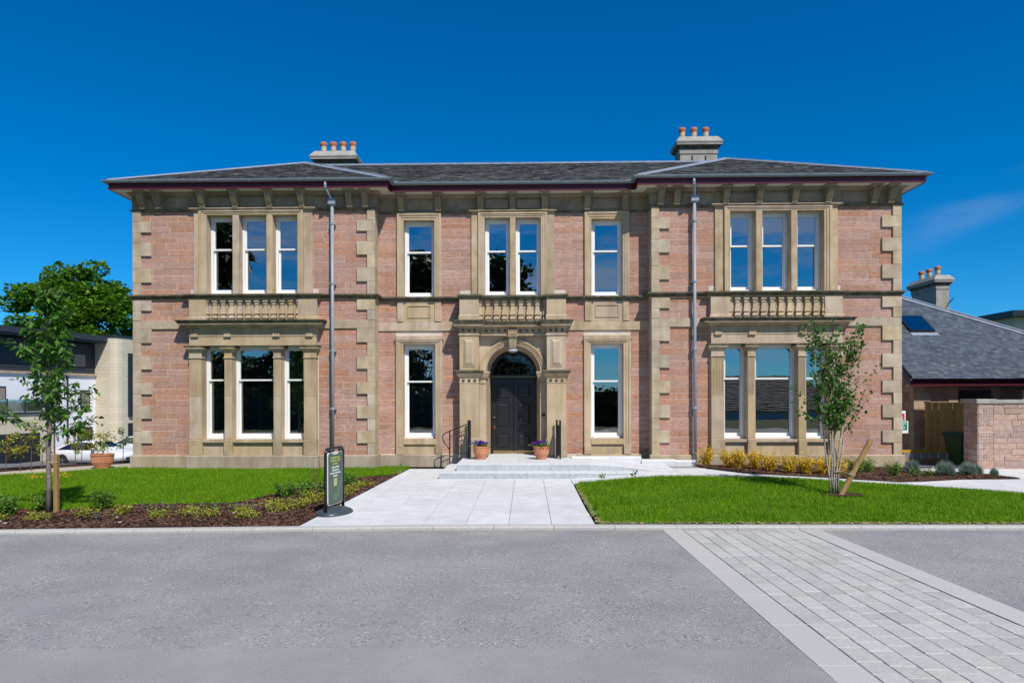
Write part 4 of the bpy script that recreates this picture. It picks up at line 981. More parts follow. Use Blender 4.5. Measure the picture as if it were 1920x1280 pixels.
# --- portico
PF = .02
def pring(s, prof, u0=.915, u1=1.43, yf=PF, m='tan_smooth', name='portico_pilaster', yb=CY + .1):
    mb = MB(); mb.ring(*sx(s, u0, u1), yb, yf, prof); return part(mb, name, m)
for s in (-1, 1):
    pring(s, [(.02, .287), (.02, .79), (0, .80)], name='pilaster_base', m='tan_stone')
    pring(s, [(0, .801), (0, 2.279)])
    pring(s, [(.012, 2.28), (.012, 2.30), (0, 2.305), (0, 2.41)], name='necking')
    pring(s, [(0, 2.411), (.02, 2.43), (.07, 2.50), (.075, 2.53), (.10, 2.545)], name='impost_capital', m='tan_stone')
    pring(s, [(.10, 2.546), (.10, 2.57), (.125, 2.585), (.125, 2.622), (0, 2.63)], name='impost_abacus', m='weathered_stone')
    for k in (-1, 0, 1):
        c_ = s * 1.172 + k * .155
        for zc, y_ in ((2.355, PF), (3.69, PF - .0)):
            mb = MB(); mb.loft([[(c_ + r_ * math.cos(a), yy, zc + r_ * math.sin(a)) for a in [q * math.pi / 4 for q in range(8)]] for r_, yy in ((.042, y_), (.036, y_ - .022), (.018, y_ - .036))]); part(mb, 'boss', 'weathered_stone')
    pring(s, [(0, 2.631), (0, 3.559)], name='attic_pilaster')
    x0, x1 = sx(s, .915, 1.43)
    mb = MB(); mb.box(x0 + .105, x1 - .105, PF - .012, PF, 2.72, 3.47); part(mb, 'raised_panel', 'tan_stone')
    mb = MB(); xa, xb = x0 + .125, x1 - .125
    mb.loft([[(xa, PF - .013, 2.74), (xb, PF - .013, 2.74), (xb, PF - .013, 3.45), (xa, PF - .013, 3.45)], [(xa + .05, PF - .045, 2.82), (xb - .05, PF - .045, 2.82), (xb - .05, PF - .045, 3.38), (xa + .05, PF - .045, 3.38)]]); part(mb, 'raised_panel', 'tan_smooth')
    pring(s, [(.025, 3.56), (.025, 3.60), (.0, 3.612)], name='frieze_fillet', m='tan_stone')
    pring(s, [(0, 3.613), (0, 3.765)], name='frieze_block')
    pring(s, [(.0, 3.766), (.03, 3.775), (.10, 3.81), (.15, 3.815), (.15, 3.835)], name='cornice', m='tan_stone')
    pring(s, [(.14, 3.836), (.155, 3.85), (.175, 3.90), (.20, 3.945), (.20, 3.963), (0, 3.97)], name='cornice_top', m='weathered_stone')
    pring(s, [(.02, 3.971), (.02, 4.09), (0, 4.115), (0, 4.535)], name='pedestal_block', yb=CY + .2)
    pring(s, [(.01, 4.536), (.03, 4.56), (.045, 4.60), (.065, 4.615), (.065, 4.66), (0, 4.668)], name='pedestal_cap', m='weathered_stone', yb=CY + .2)
# wall with the arch, between the pilasters
AW, AR0, AR1, SZ, AD = .30, .735, .655, 2.57, 1.12
def archpts(r_, y_, n_=20, zb=.285): return [(-r_, y_, zb)] + [(-r_ * math.cos(math.pi * k / n_), y_, SZ + r_ * math.sin(math.pi * k / n_)) for k in range(n_ + 1)] + [(r_, y_, zb)]
mb = MB(); ip = archpts(AR0, AW); N = len(ip)
outer = []
for (x, y, z_) in ip:
    if z_ <= SZ + 1e-6: outer.append((-.915 if x < 0 else .915, AW, z_))
    else:
        t_ = min(.915 / max(abs(x), 1e-6), (3.565 - SZ) / (z_ - SZ)); outer.append((x * t_, AW, SZ + (z_ - SZ) * t_))
mb.add(ip + outer, [(k, k + 1, N + k + 1, N + k) for k in range(N - 1)])
# fill the two upper corners
for sgn in (-1, 1):
    ks = [k for k in range(N) if outer[k][0] * sgn > .9149 and outer[k][2] > SZ]; 
    top = [k for k in range(N) if abs(outer[k][2] - 3.565) < 1e-4 and outer[k][0] * sgn > 0]
    if ks and top:
        a = max(ks, key=lambda k: outer[k][2]); b_ = max(top, key=lambda k: abs(outer[k][0]))
        mb.add([outer[a], outer[b_], (sgn * .915, AW, 3.565)], [(0, 1, 2)])
dp_ = archpts(AR1, AD - .06); mb.add(ip + dp_, [(k, k + 1, N + k + 1, N + k) for k in range(N - 1)])
part(mb, 'arch_wall', 'tan_smooth')
mb = MB()                                                   # archivolt rings
for r0, r1, yy in ((.745, .80, AW - .03), (.80, .855, AW - .05), (.855, .905, AW - .075)):
    n_ = 24; rings = []
    for k in range(n_ + 1):
        a = math.pi * k / n_; ca, sa = -math.cos(a), math.sin(a)
        rings.append([(r0 * ca, AW + .01, SZ + r0 * sa), (r0 * ca, yy, SZ + r0 * sa), (r1 * ca, yy, SZ + r1 * sa), (r1 * ca, AW + .01, SZ + r1 * sa)])
    mb.loft(rings)
part(mb, 'archivolt', 'tan_stone')
for s in (-1, 1):                                            # inner imposts
    mb = MB(); mb.ring(*sx(s, .70, .913), AW + .2, AW - .02, [(0, 2.41), (.02, 2.43), (.05, 2.50), (.05, 2.53), (.07, 2.55), (.07, 2.60)], 1 if s > 0 else 0, 1 if s < 0 else 0); part(mb, 'impost', 'tan_stone')
    mb = MB(); mb.box(*sx(s, .74, .913), AW - .02, AW + .0, 2.28, 2.31); part(mb, 'impost', 'tan_stone')
mb = MB(); mb.box(-.913, .913, PF + .12, CY, 3.60, 3.766); part(mb, 'frieze_block', 'tan_smooth')
mb = MB(); mb.box(-.913, .913, PF + .08, CY, 3.562, 3.599); part(mb, 'frieze_fillet', 'tan_stone')
for k in (-.72, -.55, -.38, -.21, .21, .38, .55, .72):
    mb = MB(); mb.loft([[(k + r_ * math.cos(a), yy, 3.69 + r_ * math.sin(a)) for a in [q * math.pi / 4 for q in range(8)]] for r_, yy in ((.04, PF + .12), (.034, PF + .10), (.018, PF + .085))]); part(mb, 'boss', 'weathered_stone')
mb = MB(); mb.ring(-.913, .913, CY, PF + .10, [(0, 3.767), (.03, 3.775), (.10, 3.80), (.13, 3.805), (.13, 3.825)], 0, 0); part(mb, 'cornice', 'tan_stone')
mb = MB(); mb.ring(-.913, .913, CY, PF + .10, [(.12, 3.826), (.135, 3.84), (.155, 3.88), (.175, 3.92), (.175, 3.935), (0, 3.94)], 0, 0); part(mb, 'cornice_top', 'weathered_stone')
mb = MB(); mb.ring(-.913, .913, CY + .2, PF + .10, [(0, 4.536), (.02, 4.55), (.04, 4.585), (.055, 4.60), (.055, 4.65)], 0, 0); part(mb, 'string_course', 'weathered_stone')
mb = MB(); mb.box(-.913, .913, CY - .18, CY + .2, 3.941, 4.535); part(mb, 'balustrade_back', 'tan_stone')
for k in range(9):
    c_ = .0 + .223 * (k - 4); 
    mb = MB(); mb.loft([[(c_ - r_, .22 + r_ * .9, z_), (c_ - r_, .22 - r_ * .9, z_), (c_ + r_, .22 - r_ * .9, z_), (c_ + r_, .22 + r_ * .9, z_)] for r_, z_ in [(r_, 3.941 + (z_ - 3.976) * 1.055) for r_, z_ in BP]]); part(mb, 'baluster', 'tan_smooth')
# keystone with carved date
mb = MB(); mb.loft([[(-w_, y1, z_), (-w_, y0, z_), (w_, y0, z_), (w_, y1, z_)] for w_, y0, y1, z_ in ((.075, .20, AW + .02, 3.215), (.08, .16, AW, 3.23), (.115, .08, AW, 3.52))]); ks_ = part(mb, 'keystone', 'tan_stone')
for x in (-.055, 0, .055):
    mb = MB(); mb.loft([[(x * q - .012, y + .01, z_), (x * q - .012, y - .012, z_), (x * q + .012, y - .012, z_), (x * q + .012, y + .01, z_)] for q, y, z_ in ((.85, .155, 3.27), (1.3, .085, 3.5))]); part(mb, 'keystone_rib', 'tan_stone', ks_)
mb = MB(); mb.ring(-.115, .115, AW, .06, [(0, 3.521), (.02, 3.53), (.025, 3.55), (0, 3.56), (0, 3.565)]); part(mb, 'keystone_cap', 'tan_stone', ks_)
mb = MB(); mb.box(-.118, .118, .045, PF + .12, 3.566, 3.70)
for q in ((-.118, .118, 3.682, 3.70), (-.118, .118, 3.566, 3.582), (-.118, -.102, 3.582, 3.682), (.102, .118, 3.582, 3.682)): mb.box(q[0], q[1], .03, .045, q[2], q[3])
part(mb, 'date_block', 'tan_stone', ks_)
tx = text_mesh('1862', .105, 'tan_smooth', house, 'date_numerals', .008, True); tx.rotation_euler = (R(90), 0, 0); tx.location = (0, .037, 3.632)
# opal lamp under the arch
mb = MB(); mb.lathe(0, .22, [(.0, 3.11), (.07, 3.115), (.125, 3.14), (.14, 3.165), (.13, 3.185), (.06, 3.2)], 18); part(mb, 'door_lamp', 'lamp_opal', smooth=True)
mb = MB(); mb.lathe(0, .22, [(.06, 3.2), (.06, 3.225)], 12); part(mb, 'lamp_base', 'black_metal')
# the doors
DZ = .345
mb = MB(); mb.box(-.62, .62, AD, AD + .06, .285, DZ); part(mb, 'threshold', 'tan_stone')
for s in (-1, 1):
    x0, x1 = sx(s, .008, .585)
    mb = MB(); mb.box(x0, x1, AD, AD + .05, DZ + .004, 2.42); dr = part(mb, 'door', 'door_paint')
    for z0, z1 in ((.50, .86), (1.09, 1.75), (1.90, 2.27)):
        mb = MB(); a, b_ = x0 + .10, x1 - .10
        mb.loft([[(a, AD - .001, z0), (b_, AD - .001, z0), (b_, AD - .001, z1), (a, AD - .001, z1)], [(a, AD - .022, z0 + .0), (b_, AD - .022, z0), (b_, AD - .022, z1), (a, AD - .022, z1)], [(a + .02, AD - .022, z0 + .02), (b_ - .02, AD - .022, z0 + .02), (b_ - .02, AD - .022, z1 - .02), (a + .02, AD - .022, z1 - .02)], [(a + .035, AD - .004, z0 + .035), (b_ - .035, AD - .004, z0 + .035), (b_ - .035, AD - .004, z1 - .035), (a + .035, AD - .004, z1 - .035)], [(a + .07, AD - .016, z0 + .07), (b_ - .07, AD - .016, z0 + .07), (b_ - .07, AD - .016, z1 - .07), (a + .07, AD - .016, z1 - .07)]], False, True)
        part(mb, 'door_panel', 'door_paint', dr)
    mb = MB(); mb.box(x0, x1, AD - .03, AD - .001, DZ + .006, DZ + .04); part(mb, 'weather_bar', 'brass', dr)
    if s < 0:
        mb = MB(); mb.lathe(-.545, 0, [(.0, -.03), (.02, -.028), (.028, -.01), (.02, .01), (.01, .03)], 10); kn = part(mb, 'knob', 'brass', dr, smooth=True); kn.rotation_euler = (R(90), 0, 0); kn.location = (0, AD - .035, 1.32)
        mb = MB(); mb.box(-.56, -.53, AD - .045, AD - .001, 1.0, 1.09); part(mb, 'pull_handle', 'copper', dr)
mb = MB(); mb.box(-.64, -.586, AD - .02, AD + .06, .286, 2.42); mb.box(.586, .64, AD - .02, AD + .06, .286, 2.42); mb.box(-.64, .64, AD - .05, AD + .06, 2.421, 2.54); part(mb, 'door_frame', 'door_paint')
mb = MB(); mb.box(-.63, .63, AD - .056, AD - .0505, 2.47, 2.482); part(mb, 'transom_bead', 'brass')
# fanlight
n_ = 20; mb = MB(); fz = 2.545
mb.add([(0, AD + .02, fz)] + [(-.60 * math.cos(math.pi * k / n_), AD + .02, fz + .60 * math.sin(math.pi * k / n_)) for k in range(n_ + 1)], [(0, k, k + 1) for k in range(1, n_ + 1)]); fl = part(mb, 'fanlight', 'door_glass')
mb = MB()
for r0, r1 in ((.575, .66), (.42, .44), (.16, .185)):
    rings = []
    for k in range(n_ + 1):
        a = math.pi * k / n_; ca, sa = -math.cos(a), math.sin(a); rings.append([(r0 * ca, AD + .03, fz + r0 * sa), (r0 * ca, AD - .01, fz + r0 * sa), (r1 * ca, AD - .01, fz + r1 * sa), (r1 * ca, AD + .03, fz + r1 * sa)])
    mb.loft(rings)
for k in range(1, 8):
    a = math.pi * k / 8; ca, sa = -math.cos(a), math.sin(a); mb.tube([(.17 * ca, AD + .01, fz + .17 * sa), (.59 * ca, AD + .01, fz + .59 * sa)], .011, 4)
part(mb, 'glazing_bars', 'door_paint', fl)
mb = MB(); mb.box(-.95, .95, AD + .6, AD + .65, .2, 3.6); mb.box(-.95, -.66, AD + .06, AD + .6, .2, 3.6); mb.box(.66, .95, AD + .06, AD + .6, .2, 3.6); part(mb, 'hall_lining', 'interior', kind='stuff')
mb = MB(); mb.lathe(0, 0, [(.045, 0), (.045, .012), (.03, .02), (.0, .022)], 16); db = part(mb, 'door_bell', 'black_metal', smooth=False); db.rotation_euler = (R(90), 0, 0); db.location = (.83, AW - .001, 1.42)
#--REST--
# ------------------------------------------------------------------ foliage helpers
def leaves(P, size, aspect=.5, droop=.3, up=.5, seed=0):
    """one folded leaf (two quads would be wasteful: a bent rhombus of two triangles) per point"""
    r_ = np.random.default_rng(seed); n_ = len(P)
    nrm = r_.normal(size=(n_, 3)); nrm[:, 2] = np.abs(nrm[:, 2]) + up; nrm /= np.linalg.norm(nrm, axis=1)[:, None]
    t_ = r_.normal(size=(n_, 3)); t_[:, 2] -= droop
    t_ -= (t_ * nrm).sum(1)[:, None] * nrm; t_ /= np.linalg.norm(t_, axis=1)[:, None]
    b_ = np.cross(nrm, t_); s_ = (size * r_.uniform(.7, 1.25, n_))[:, None]
    V = np.zeros((n_, 4, 3)); V[:, 0] = P; V[:, 2] = P + t_ * s_
    V[:, 1] = P + t_ * s_ * .45 + b_ * s_ * aspect * .5 + nrm * s_ * .07; V[:, 3] = P + t_ * s_ * .45 - b_ * s_ * aspect * .5 + nrm * s_ * .07
    i = np.arange(n_) * 4
    F = np.concatenate([np.stack([i, i + 1, i + 2], 1), np.stack([i, i + 2, i + 3], 1)])
    return V.reshape(-1, 3), F
def leaf_part(name, P, size, m, parent, **k):
    V, F = leaves(np.asarray(P), size, **k); return npmesh(name, V, F, m, parent)
def ordinal(k): return ['first', 'second', 'third', 'fourth', 'fifth', 'sixth', 'seventh', 'eighth', 'ninth', 'tenth', 'eleventh', 'twelfth', 'thirteenth', 'fourteenth', 'fifteenth', 'sixteenth', 'seventeenth', 'eighteenth', 'nineteenth', 'twentieth'][k]

# ------------------------------------------------------------------ young cherry with its stake
r_ = np.random.default_rng(5)
X0, Y0 = -8.45, -6.42; zg = G(X0, Y0) - .03
tree = thing('cherry_tree', 'young cherry tree with drooping green leaves in the front mulch bed', 'tree', (X0, Y0, zg))
mb = MB(); path_ = [(0, 0, 0), (.01, 0, .6), (-.01, .02, 1.2), (.02, .02, 1.6), (.0, .0, 2.3), (-.03, .02, 3.0), (-.06, .0, 3.6), (-.05, 0, 3.95)]
mb.tube(path_, [.048, .042, .038, .034, .026, .018, .011, .005], 8); mb.build('trunk', 'cherry_bark', tree, smooth=True)
P = []; mbb = MB()
def limb(p, d, L_, rad, depth):
    pts = [np.array(p)]; d = np.array(d, float); n_ = 6
    for k in range(n_):
        d = d + r_.normal(0, .07, 3) + np.array([0, 0, .03]); d /= np.linalg.norm(d); pts.append(pts[-1] + d * L_ / n_)
    mbb.tube([tuple(q) for q in pts], [rad * (1 - .8 * k / n_) for k in range(n_ + 1)], 5)
    for k in range(1, n_ + 1):
        if depth > 0 and k in (2, 3, 4, 5) and r_.random() < .75:
            e = d + r_.normal(0, .6, 3); e[2] = abs(e[2]) * .6 + .15; e /= np.linalg.norm(e); limb(pts[k], e, L_ * .45, rad * .5, depth - 1)
        for j in range(5 if depth else 6):
            P.append(pts[k] + (pts[k - 1] - pts[k]) * r_.random() + r_.normal(0, .035, 3))
for k in range(20):
    h = 1.35 + 2.3 * (k / 20) ** .9; a = k * 2.4 + r_.uniform(-.3, .3)
    el = R(48) + .45 * (h - 1.3) / 2.4; L_ = 1.0 - .55 * (h - 1.3) / 2.4
    limb((0, 0, h), (math.cos(a) * math.cos(el), math.sin(a) * math.cos(el), math.sin(el)), L_ * r_.uniform(.8, 1.1), .014, 1)
limb((0, 0, 1.45), (-.93, .1, .25), 1.05, .014, 1); limb((0, 0, 1.4), (.95, -.05, .2), .8, .014, 1); limb((0, 0, 3.4), (.1, 0, 1), .55, .01, 1)
mbb.build('branches', 'cherry_bark', tree, smooth=True)
leaf_part('crown', [q for k, q in enumerate(P) if k % 10 < 7], .14, 'cherry_leaf', tree, aspect=.42, droop=1.3, up=.5, seed=2)
st = thing('tree_stake', 'square wooden stake tied beside the young cherry trunk', 'stake', (X0 + .13, Y0 + .02, zg))
mb = MB(); mb.loft([[(-.032, -.032, z_), (.032, -.032, z_), (.032, .032, z_), (-.032, .032, z_)] for z_ in (-.1, 1.05)]); mb.build('post', 'stake_wood', st)
mb = MB(); mb.loft([[(a * 1, b_, z_) for a, b_ in ((-.175, -.045), (.036, -.036), (.036, .036), (-.175, .045))] for z_ in (.90, .93)]); mb.build('tie', 'rope', st)

# ------------------------------------------------------------------ multi-stem birch with leaning stake
r_ = np.random.default_rng(21)
X0, Y0 = 5.97, -4.9; zg = G(X0, Y0) - .03
tree = thing('birch_tree', 'young multi-stem birch with pale stems on the right lawn', 'tree', (X0, Y0, zg))
P = []; mbb = MB()
for k, (tx_, ty_) in enumerate([(-.42, .0), (-.22, .12), (-.05, -.05), (.12, .08), (.30, -.02), (.5, .1), (.02, .2)]):
    h = r_.uniform(2.75, 3.35); mb = MB(); pts = []
    for q in range(9):
        t_ = q / 8; pts.append((tx_ * (t_ ** 1.15) + r_.normal(0, .012) + (.03 * (k - 3)) * (1 - t_), ty_ * t_ + r_.normal(0, .012), h * t_))
    mb.tube(pts, [.0165 * (1 - .8 * q / 8) for q in range(9)], 6); mb.build('stem', 'birch_bark', tree, smooth=True)
    for q in range(34):
        t_ = r_.uniform(.40, 1.0); i = min(7, int(t_ * 8)); b0 = np.array(pts[i]) + (np.array(pts[i + 1]) - np.array(pts[i])) * (t_ * 8 - i)
        a = r_.uniform(0, 6.28); L_ = r_.uniform(.18, .52) * (1.2 - .55 * t_); e = b0 + np.array([math.cos(a) * L_ * .75, math.sin(a) * L_ * .75, L_ * .75])
        mbb.tube([tuple(b0), tuple((b0 + e) / 2 + np.array([0, 0, -.02])), tuple(e)], [.005, .0035, .002], 4)
        for j in range(11): P.append(b0 + (e - b0) * r_.uniform(.2, 1.08) + r_.normal(0, .035, 3))
for e, b0 in (((.80, 0, 2.45), (.3, 0, 1.4)), ((.72, 0, 2.05), (.25, 0, 1.2)), ((-.88, 0, 2.15), (-.2, 0, 1.5)), ((-.75, .1, 1.75), (-.2, 0, 1.3))):
    b0, e = np.array(b0), np.array(e); mbb.tube([tuple(b0), tuple(e)], [.006, .002], 4)
    for j in range(26): P.append(b0 + (e - b0) * r_.uniform(.3, 1.05) + r_.normal(0, .05, 3))
mbb.build('twigs', 'twig', tree)
leaf_part('crown', P, .07, 'birch_leaf', tree, aspect=.75, droop=.9, up=.1, seed=4)
st = thing('tree_stake', 'thick round stake leaning beside the birch', 'stake', (X0 - .02, Y0 - .22, zg))
mb = MB(); mb.tube([(-.02, 0, -.1), (.64, .05, 1.08)], .05, 12); mb.build('post', 'stake_wood', st, smooth=False)
mb = MB(); mb.tube([(.25, .02, .40), (.29, .02, .46)], .062, 10); mb.tube([(.26, .03, .43), (.14, .2, .47), (.02, .22, .45)], .014, 6); mb.build('tie', 'rope', st)
mb = MB(); nn = 14
mb.add([(0, 0, .03)] + [((.42 + .05 * math.sin(k * 2.3)) * math.cos(2 * math.pi * k / nn), (.3 + .04 * math.cos(k * 3.1)) * math.sin(2 * math.pi * k / nn), .012) for k in range(nn)], [(0, 1 + k, 1 + (k + 1) % nn) for k in range(nn)])
o = mb.build('soil_patch', 'mulch'); o.location = (X0 + .12, Y0 - .1, zg + .03); o['kind'] = 'structure'

# ------------------------------------------------------------------ big background tree, and trees across the road
def big_tree(name, label, loc, H_, rad, seed, m='tree_leaf', n_clump=95, per=150, lsize=.42, squash=.8, group=None):
    r_ = np.random.default_rng(seed); t = thing(name, label, 'tree', loc, group=group)
    mb = MB(); mb.tube([(0, 0, -1), (.1, 0, H_ * .3), (-.1, .1, H_ * .55), (0, 0, H_ * .8)], [rad * .075, rad * .055, rad * .04, rad * .012], 8)
    P = []; cz = H_ - rad * squash
    for k in range(n_clump):
        d = r_.normal(size=3); d /= np.linalg.norm(d); q = r_.uniform(.45, 1.0) ** .6
        c = np.array([d[0] * rad * q, d[1] * rad * q, cz + d[2] * rad * squash * q * (1 if d[2] > 0 else .85)])
        cr = rad * r_.uniform(.15, .27)
        mb.tube([(0, 0, H_ * .42), tuple(c * np.array([.5, .5, 1]) - np.array([0, 0, rad * .12])), tuple(c)], [rad * .02, rad * .012, rad * .004], 4)
        e = r_.normal(size=(per, 3)); e /= np.linalg.norm(e, axis=1)[:, None]; e *= (cr * r_.uniform(.35, 1.05, per) ** .5)[:, None]; e[:, 2] *= .62
        P.append(c + e)
    mb.build('trunk', 'tree_bark', t, smooth=True)
    leaf_part('crown', np.concatenate(P), lsize, m, t, aspect=.8, droop=.2, up=.9, seed=seed + 1)
    return t
big_tree('broadleaf_tree', 'large bright green tree behind the modern house on the left', (-37.6, 38.5, -2.5), 15.9, 5.0, 31, per=200, lsize=.36, n_clump=150, squash=1.15)
reft = big_tree('broadleaf_tree', 'tall dark tree across the road, mirrored in the left upstairs windows', (-30.5, -36, 0), 21, 7.5, 41, m='dark_leaf', n_clump=80, per=90, lsize=.8)
for loc, sc_, rz, lb in (((-12.0, -38, 0), .72, 1.1, 'middle dark tree across the road, mirrored in the centre upstairs windows'), ((-4.3, -42, 0), .70, 2.3, 'smaller dark tree across the road, mirrored beside the window mullion'),
                         ((-44, -34, 0), .8, 4.0, 'spreading dark tree across the road, mirrored at the far left windows')):
    c = copy_tree(reft); c.location = loc; c.scale = (sc_, sc_, sc_); c.rotation_euler = (0, 0, rz); c['label'] = lb
for k, x in enumerate((-30, -24.5, -19, -13.5, -8, -2.5)):
    c = copy_tree(reft); c.location = (x, -33 - (k % 2) * 2, -2.0); c.scale = (.42, .42, .36); c.rotation_euler = (0, 0, k * 1.3)
    c['label'] = ordinal(k) + ' low dark tree of the belt across the road, mirrored in the ground floor windows'; c['group'] = 'belt of trees across the road'
r_ = np.random.default_rng(91)
hd = thing('hedge', 'dark clipped hedge across the road, mirrored in the ground floor windows', 'hedge', (-20, -27, 0))
mb = MB(); mb.box(-27, 27, -.5, .5, -.3, 2.3); mb.build('stems', 'tree_bark', hd)
Pq = np.stack([r_.uniform(-27.2, 27.2, 9000), r_.uniform(.35, .85, 9000), r_.uniform(-.2, 2.6, 9000)], 1); leaf_part('foliage', Pq, .3, 'dark_leaf', hd, aspect=.8, up=.2, seed=8)
# house across the road, seen only as a reflection in the right ground floor window
ref_house = thing('cottage', 'grey roofed house across the road mirrored in the right bay window', 'house', (19, -44, -2.4))
mb = MB(); mb.box(-9, 9, -4, 4, 0, 3.2); mb.build('wall', 'render_white', ref_house)
mb = MB(); mb.add([(-9.6, -4.6, 3.1), (9.6, -4.6, 3.1), (9.6, 4.6, 3.1), (-9.6, 4.6, 3.1), (-5.5, 0, 6.2), (5.5, 0, 6.2)], [(0, 1, 5, 4), (2, 3, 4, 5), (1, 2, 5), (3, 0, 4)]); rr_ = mb.build('roof', 'roof_deck', ref_house)
slates([(9.6, 4.6, 3.1), (-9.6, 4.6, 3.1), (-5.5, 0, 6.2), (5.5, 0, 6.2)], .5, .32, .03, 5).build('slates', 'old_slate', rr_, kind='stuff')
for x in (-6, -2.5, 2.5, 6):
    mb = MB(); mb.box(x - .6, x + .6, 4.0, 4.05, 1, 2.3); mb.build('window', 'frame_dark', ref_house)
mb = MB(); mb.box(-.5, .5, 4.0, 4.05, 0, 2.1); mb.build('door', 'door_paint', ref_house)

# ------------------------------------------------------------------ shrubs and bedding
def clump(name, label, cat, loc, n_, rx, h, size, m, group=None, stems=6, aspect=.5, seed=0, extra=None, up=.5, flat=1.0, stem_m='twig', zmin=.12):
    r_ = np.random.default_rng(seed); t = thing(name, label, cat, loc, group=group); mb = MB(); P = []; P2 = []
    for k in range(stems):
        a = r_.uniform(0, 6.28); q = r_.uniform(.15, 1) ** .6; tip = np.array([math.cos(a) * rx * q, math.sin(a) * rx * q * flat, h * (1.05 - .35 * q) * r_.uniform(.8, 1.1)])
        mb.tube([(tip[0] * .1, tip[1] * .1, -.03), tuple(tip * np.array([.55, .55, .6])), tuple(tip)], [.006, .004, .002], 4)
        nn = n_ // stems
        for j in range(nn):
            f_ = r_.uniform(zmin, 1.03); P.append(tip * np.array([f_ ** .8, f_ ** .8, f_]) + r_.normal(0, .028 + size * .3, 3))
        P2.append(tip)
    P = np.array(P); P[:, 2] = np.maximum(P[:, 2], .005)
    mb.build('stems', stem_m, t); leaf_part('foliage', P, size, m, t, aspect=aspect, up=up, seed=seed)
    if extra:
        nm, m2, n2, s2 = extra; Q = np.array([P2[int(r_.integers(0, len(P2)))] + r_.normal(0, rx * .16, 3) * np.array([1, 1, .3]) + np.array([0, 0, .02]) for _ in range(n2)]); leaf_part(nm, Q, s2, m2, t, aspect=.8, up=1, seed=seed + 9)
    return t
sp = [(4.58, -.75), (4.82, -1.2), (5.1, -1.62), (5.42, -1.9), (5.78, -2.1), (6.15, -2.25), (6.5, -2.4), (6.85, -2.5), (7.12, -2.45), (5.25, -1.1), (6.0, -1.7)]
sp = [(4.62, -.55), (5.0, -1.25), (5.22, -1.45), (5.52, -1.62), (5.85, -1.78), (6.2, -1.98), (6.55, -2.12), (6.9, -2.25), (7.2, -2.3)]
for k, (x, y) in enumerate(sp):
    clump('spirea_shrub', ordinal(k) + ' golden yellow spirea from the left in the row before the right bay', 'shrub', (x, y, bedzr(x, y)), 1150, .23, .46, .05, 'yellow_leaf', 'golden spireas along the right bay', stems=26, seed=100 + k, extra=('young_tips', 'red_leaf', 20, .03))
for k, (x, y, lb, m_, h, rx) in enumerate([(7.75, -2.0, 'green shrub with yellow flowers beside the leaning birch stake', 'shrub_leaf', .40, .24), (8.28, -1.55, 'green shrub with yellow flowers before the right corner plinth', 'shrub_leaf', .38, .24), (8.55, -2.15, 'upright dark green shrub below the right house corner', 'shrub_leaf', .36, .2)]):
    clump('flowering_shrub', lb, 'shrub', (x, y, bedzr(x, y)), 800, rx, h, .045, m_, stems=20, seed=140 + k, extra=('flowers', 'yellow_petal', 12 if k < 2 else 3, .05))
for k, (x, y, lb, rx, h) in enumerate([(9.55, -1.15, 'grey green lavender tuft against the right house corner', .25, .38), (10.0, -1.78, 'large grey green lavender ball before the green bin', .27, .42), (10.55, -1.72, 'wide grey green lavender mound before the stone pier', .25, .33), (10.82, -1.6, 'grey green lavender mound touching the stone pier base', .2, .28), (11.06, -1.9, 'small grey green lavender tuft at the tip of the right bed', .12, .22)]):
    r2 = np.random.default_rng(170 + k); t = thing('lavender', lb, 'plant', (x, y, bedzr(x, y) - .02)); n_ = int(5200 * rx)
    d = r2.normal(size=(n_, 3)); d[:, 2] = np.abs(d[:, 2]) * .9 + .15; d /= np.linalg.norm(d, axis=1)[:, None]
    tip = d * np.array([rx, rx, h]) * r2.uniform(.75, 1.08, n_)[:, None]; b0 = tip * .35; w_ = r2.normal(0, .006, (n_, 3))
    V = np.stack([b0 + w_, b0 - w_, tip], 1).reshape(-1, 3); npmesh('foliage', V, np.arange(n_ * 3).reshape(-1, 3), 'grey_leaf', t)
for k, (x, y, lb) in enumerate([(9.2, -1.95, 'small yellow flowered plant between the lavenders and corner'), (9.62, -1.75, 'low yellow green plant left of the largest lavender ball'), (7.3, -1.6, 'low green plant behind the birch stems')]):
    clump('bedding_plant', lb, 'plant', (x, y, bedzr(x, y)), 160, .17, .2, .045, 'shrub_leaf', stems=10, seed=190 + k, extra=('flowers', 'yellow_petal', 6, .04))
# left bed planting
lime = [(-9.15, -7.05), (-8.75, -7.2), (-8.2, -7.1), (-7.55, -6.75), (-7.0, -6.62), (-6.15, -7.0), (-5.75, -6.7), (-5.45, -7.05), (-4.95, -6.55), (-4.62, -7.0), (-4.35, -6.5), (-4.12, -6.2), (-3.98, -5.8), (-3.85, -5.3), (-3.72, -4.85), (-3.65, -4.1), (-3.58, -3.5), (-4.6, -6.0), (-4.2, -5.2)]
lime.sort()
for k, (x, y) in enumerate(lime):
    clump('euonymus', ordinal(k) + ' low lime green plant from the left in the front mulch bed', 'plant', (x, y, bedz(x, y) - .03), 380, U(.2, .3), U(.10, .17), .042, 'lime_leaf', 'lime green ground cover in the front bed', stems=16, seed=300 + k, extra=None, flat=.7)
grs = sorted([(-9.6, -6.2), (-9.25, -6.55), (-8.75, -6.05), (-8.9, -6.75), (-7.65, -6.15), (-9.85, -6.5), (-4.45, -4.6), (-4.15, -4.0), (-4.75, -4.95), (-3.95, -3.2), (-4.35, -3.5)])
for k, (x, y) in enumerate(grs):
    clump('green_shrub', ordinal(k) + ' leafy green shrub from the left along the lawn edge of the bed', 'shrub', (x, y, bedz(x, y) - .03), 640, U(.2, .27), U(.28, .38) if x < -7 else U(.22, .3), .06, 'shrub_leaf', 'green shrubs along the left lawn edge', stems=15, seed=340 + k)
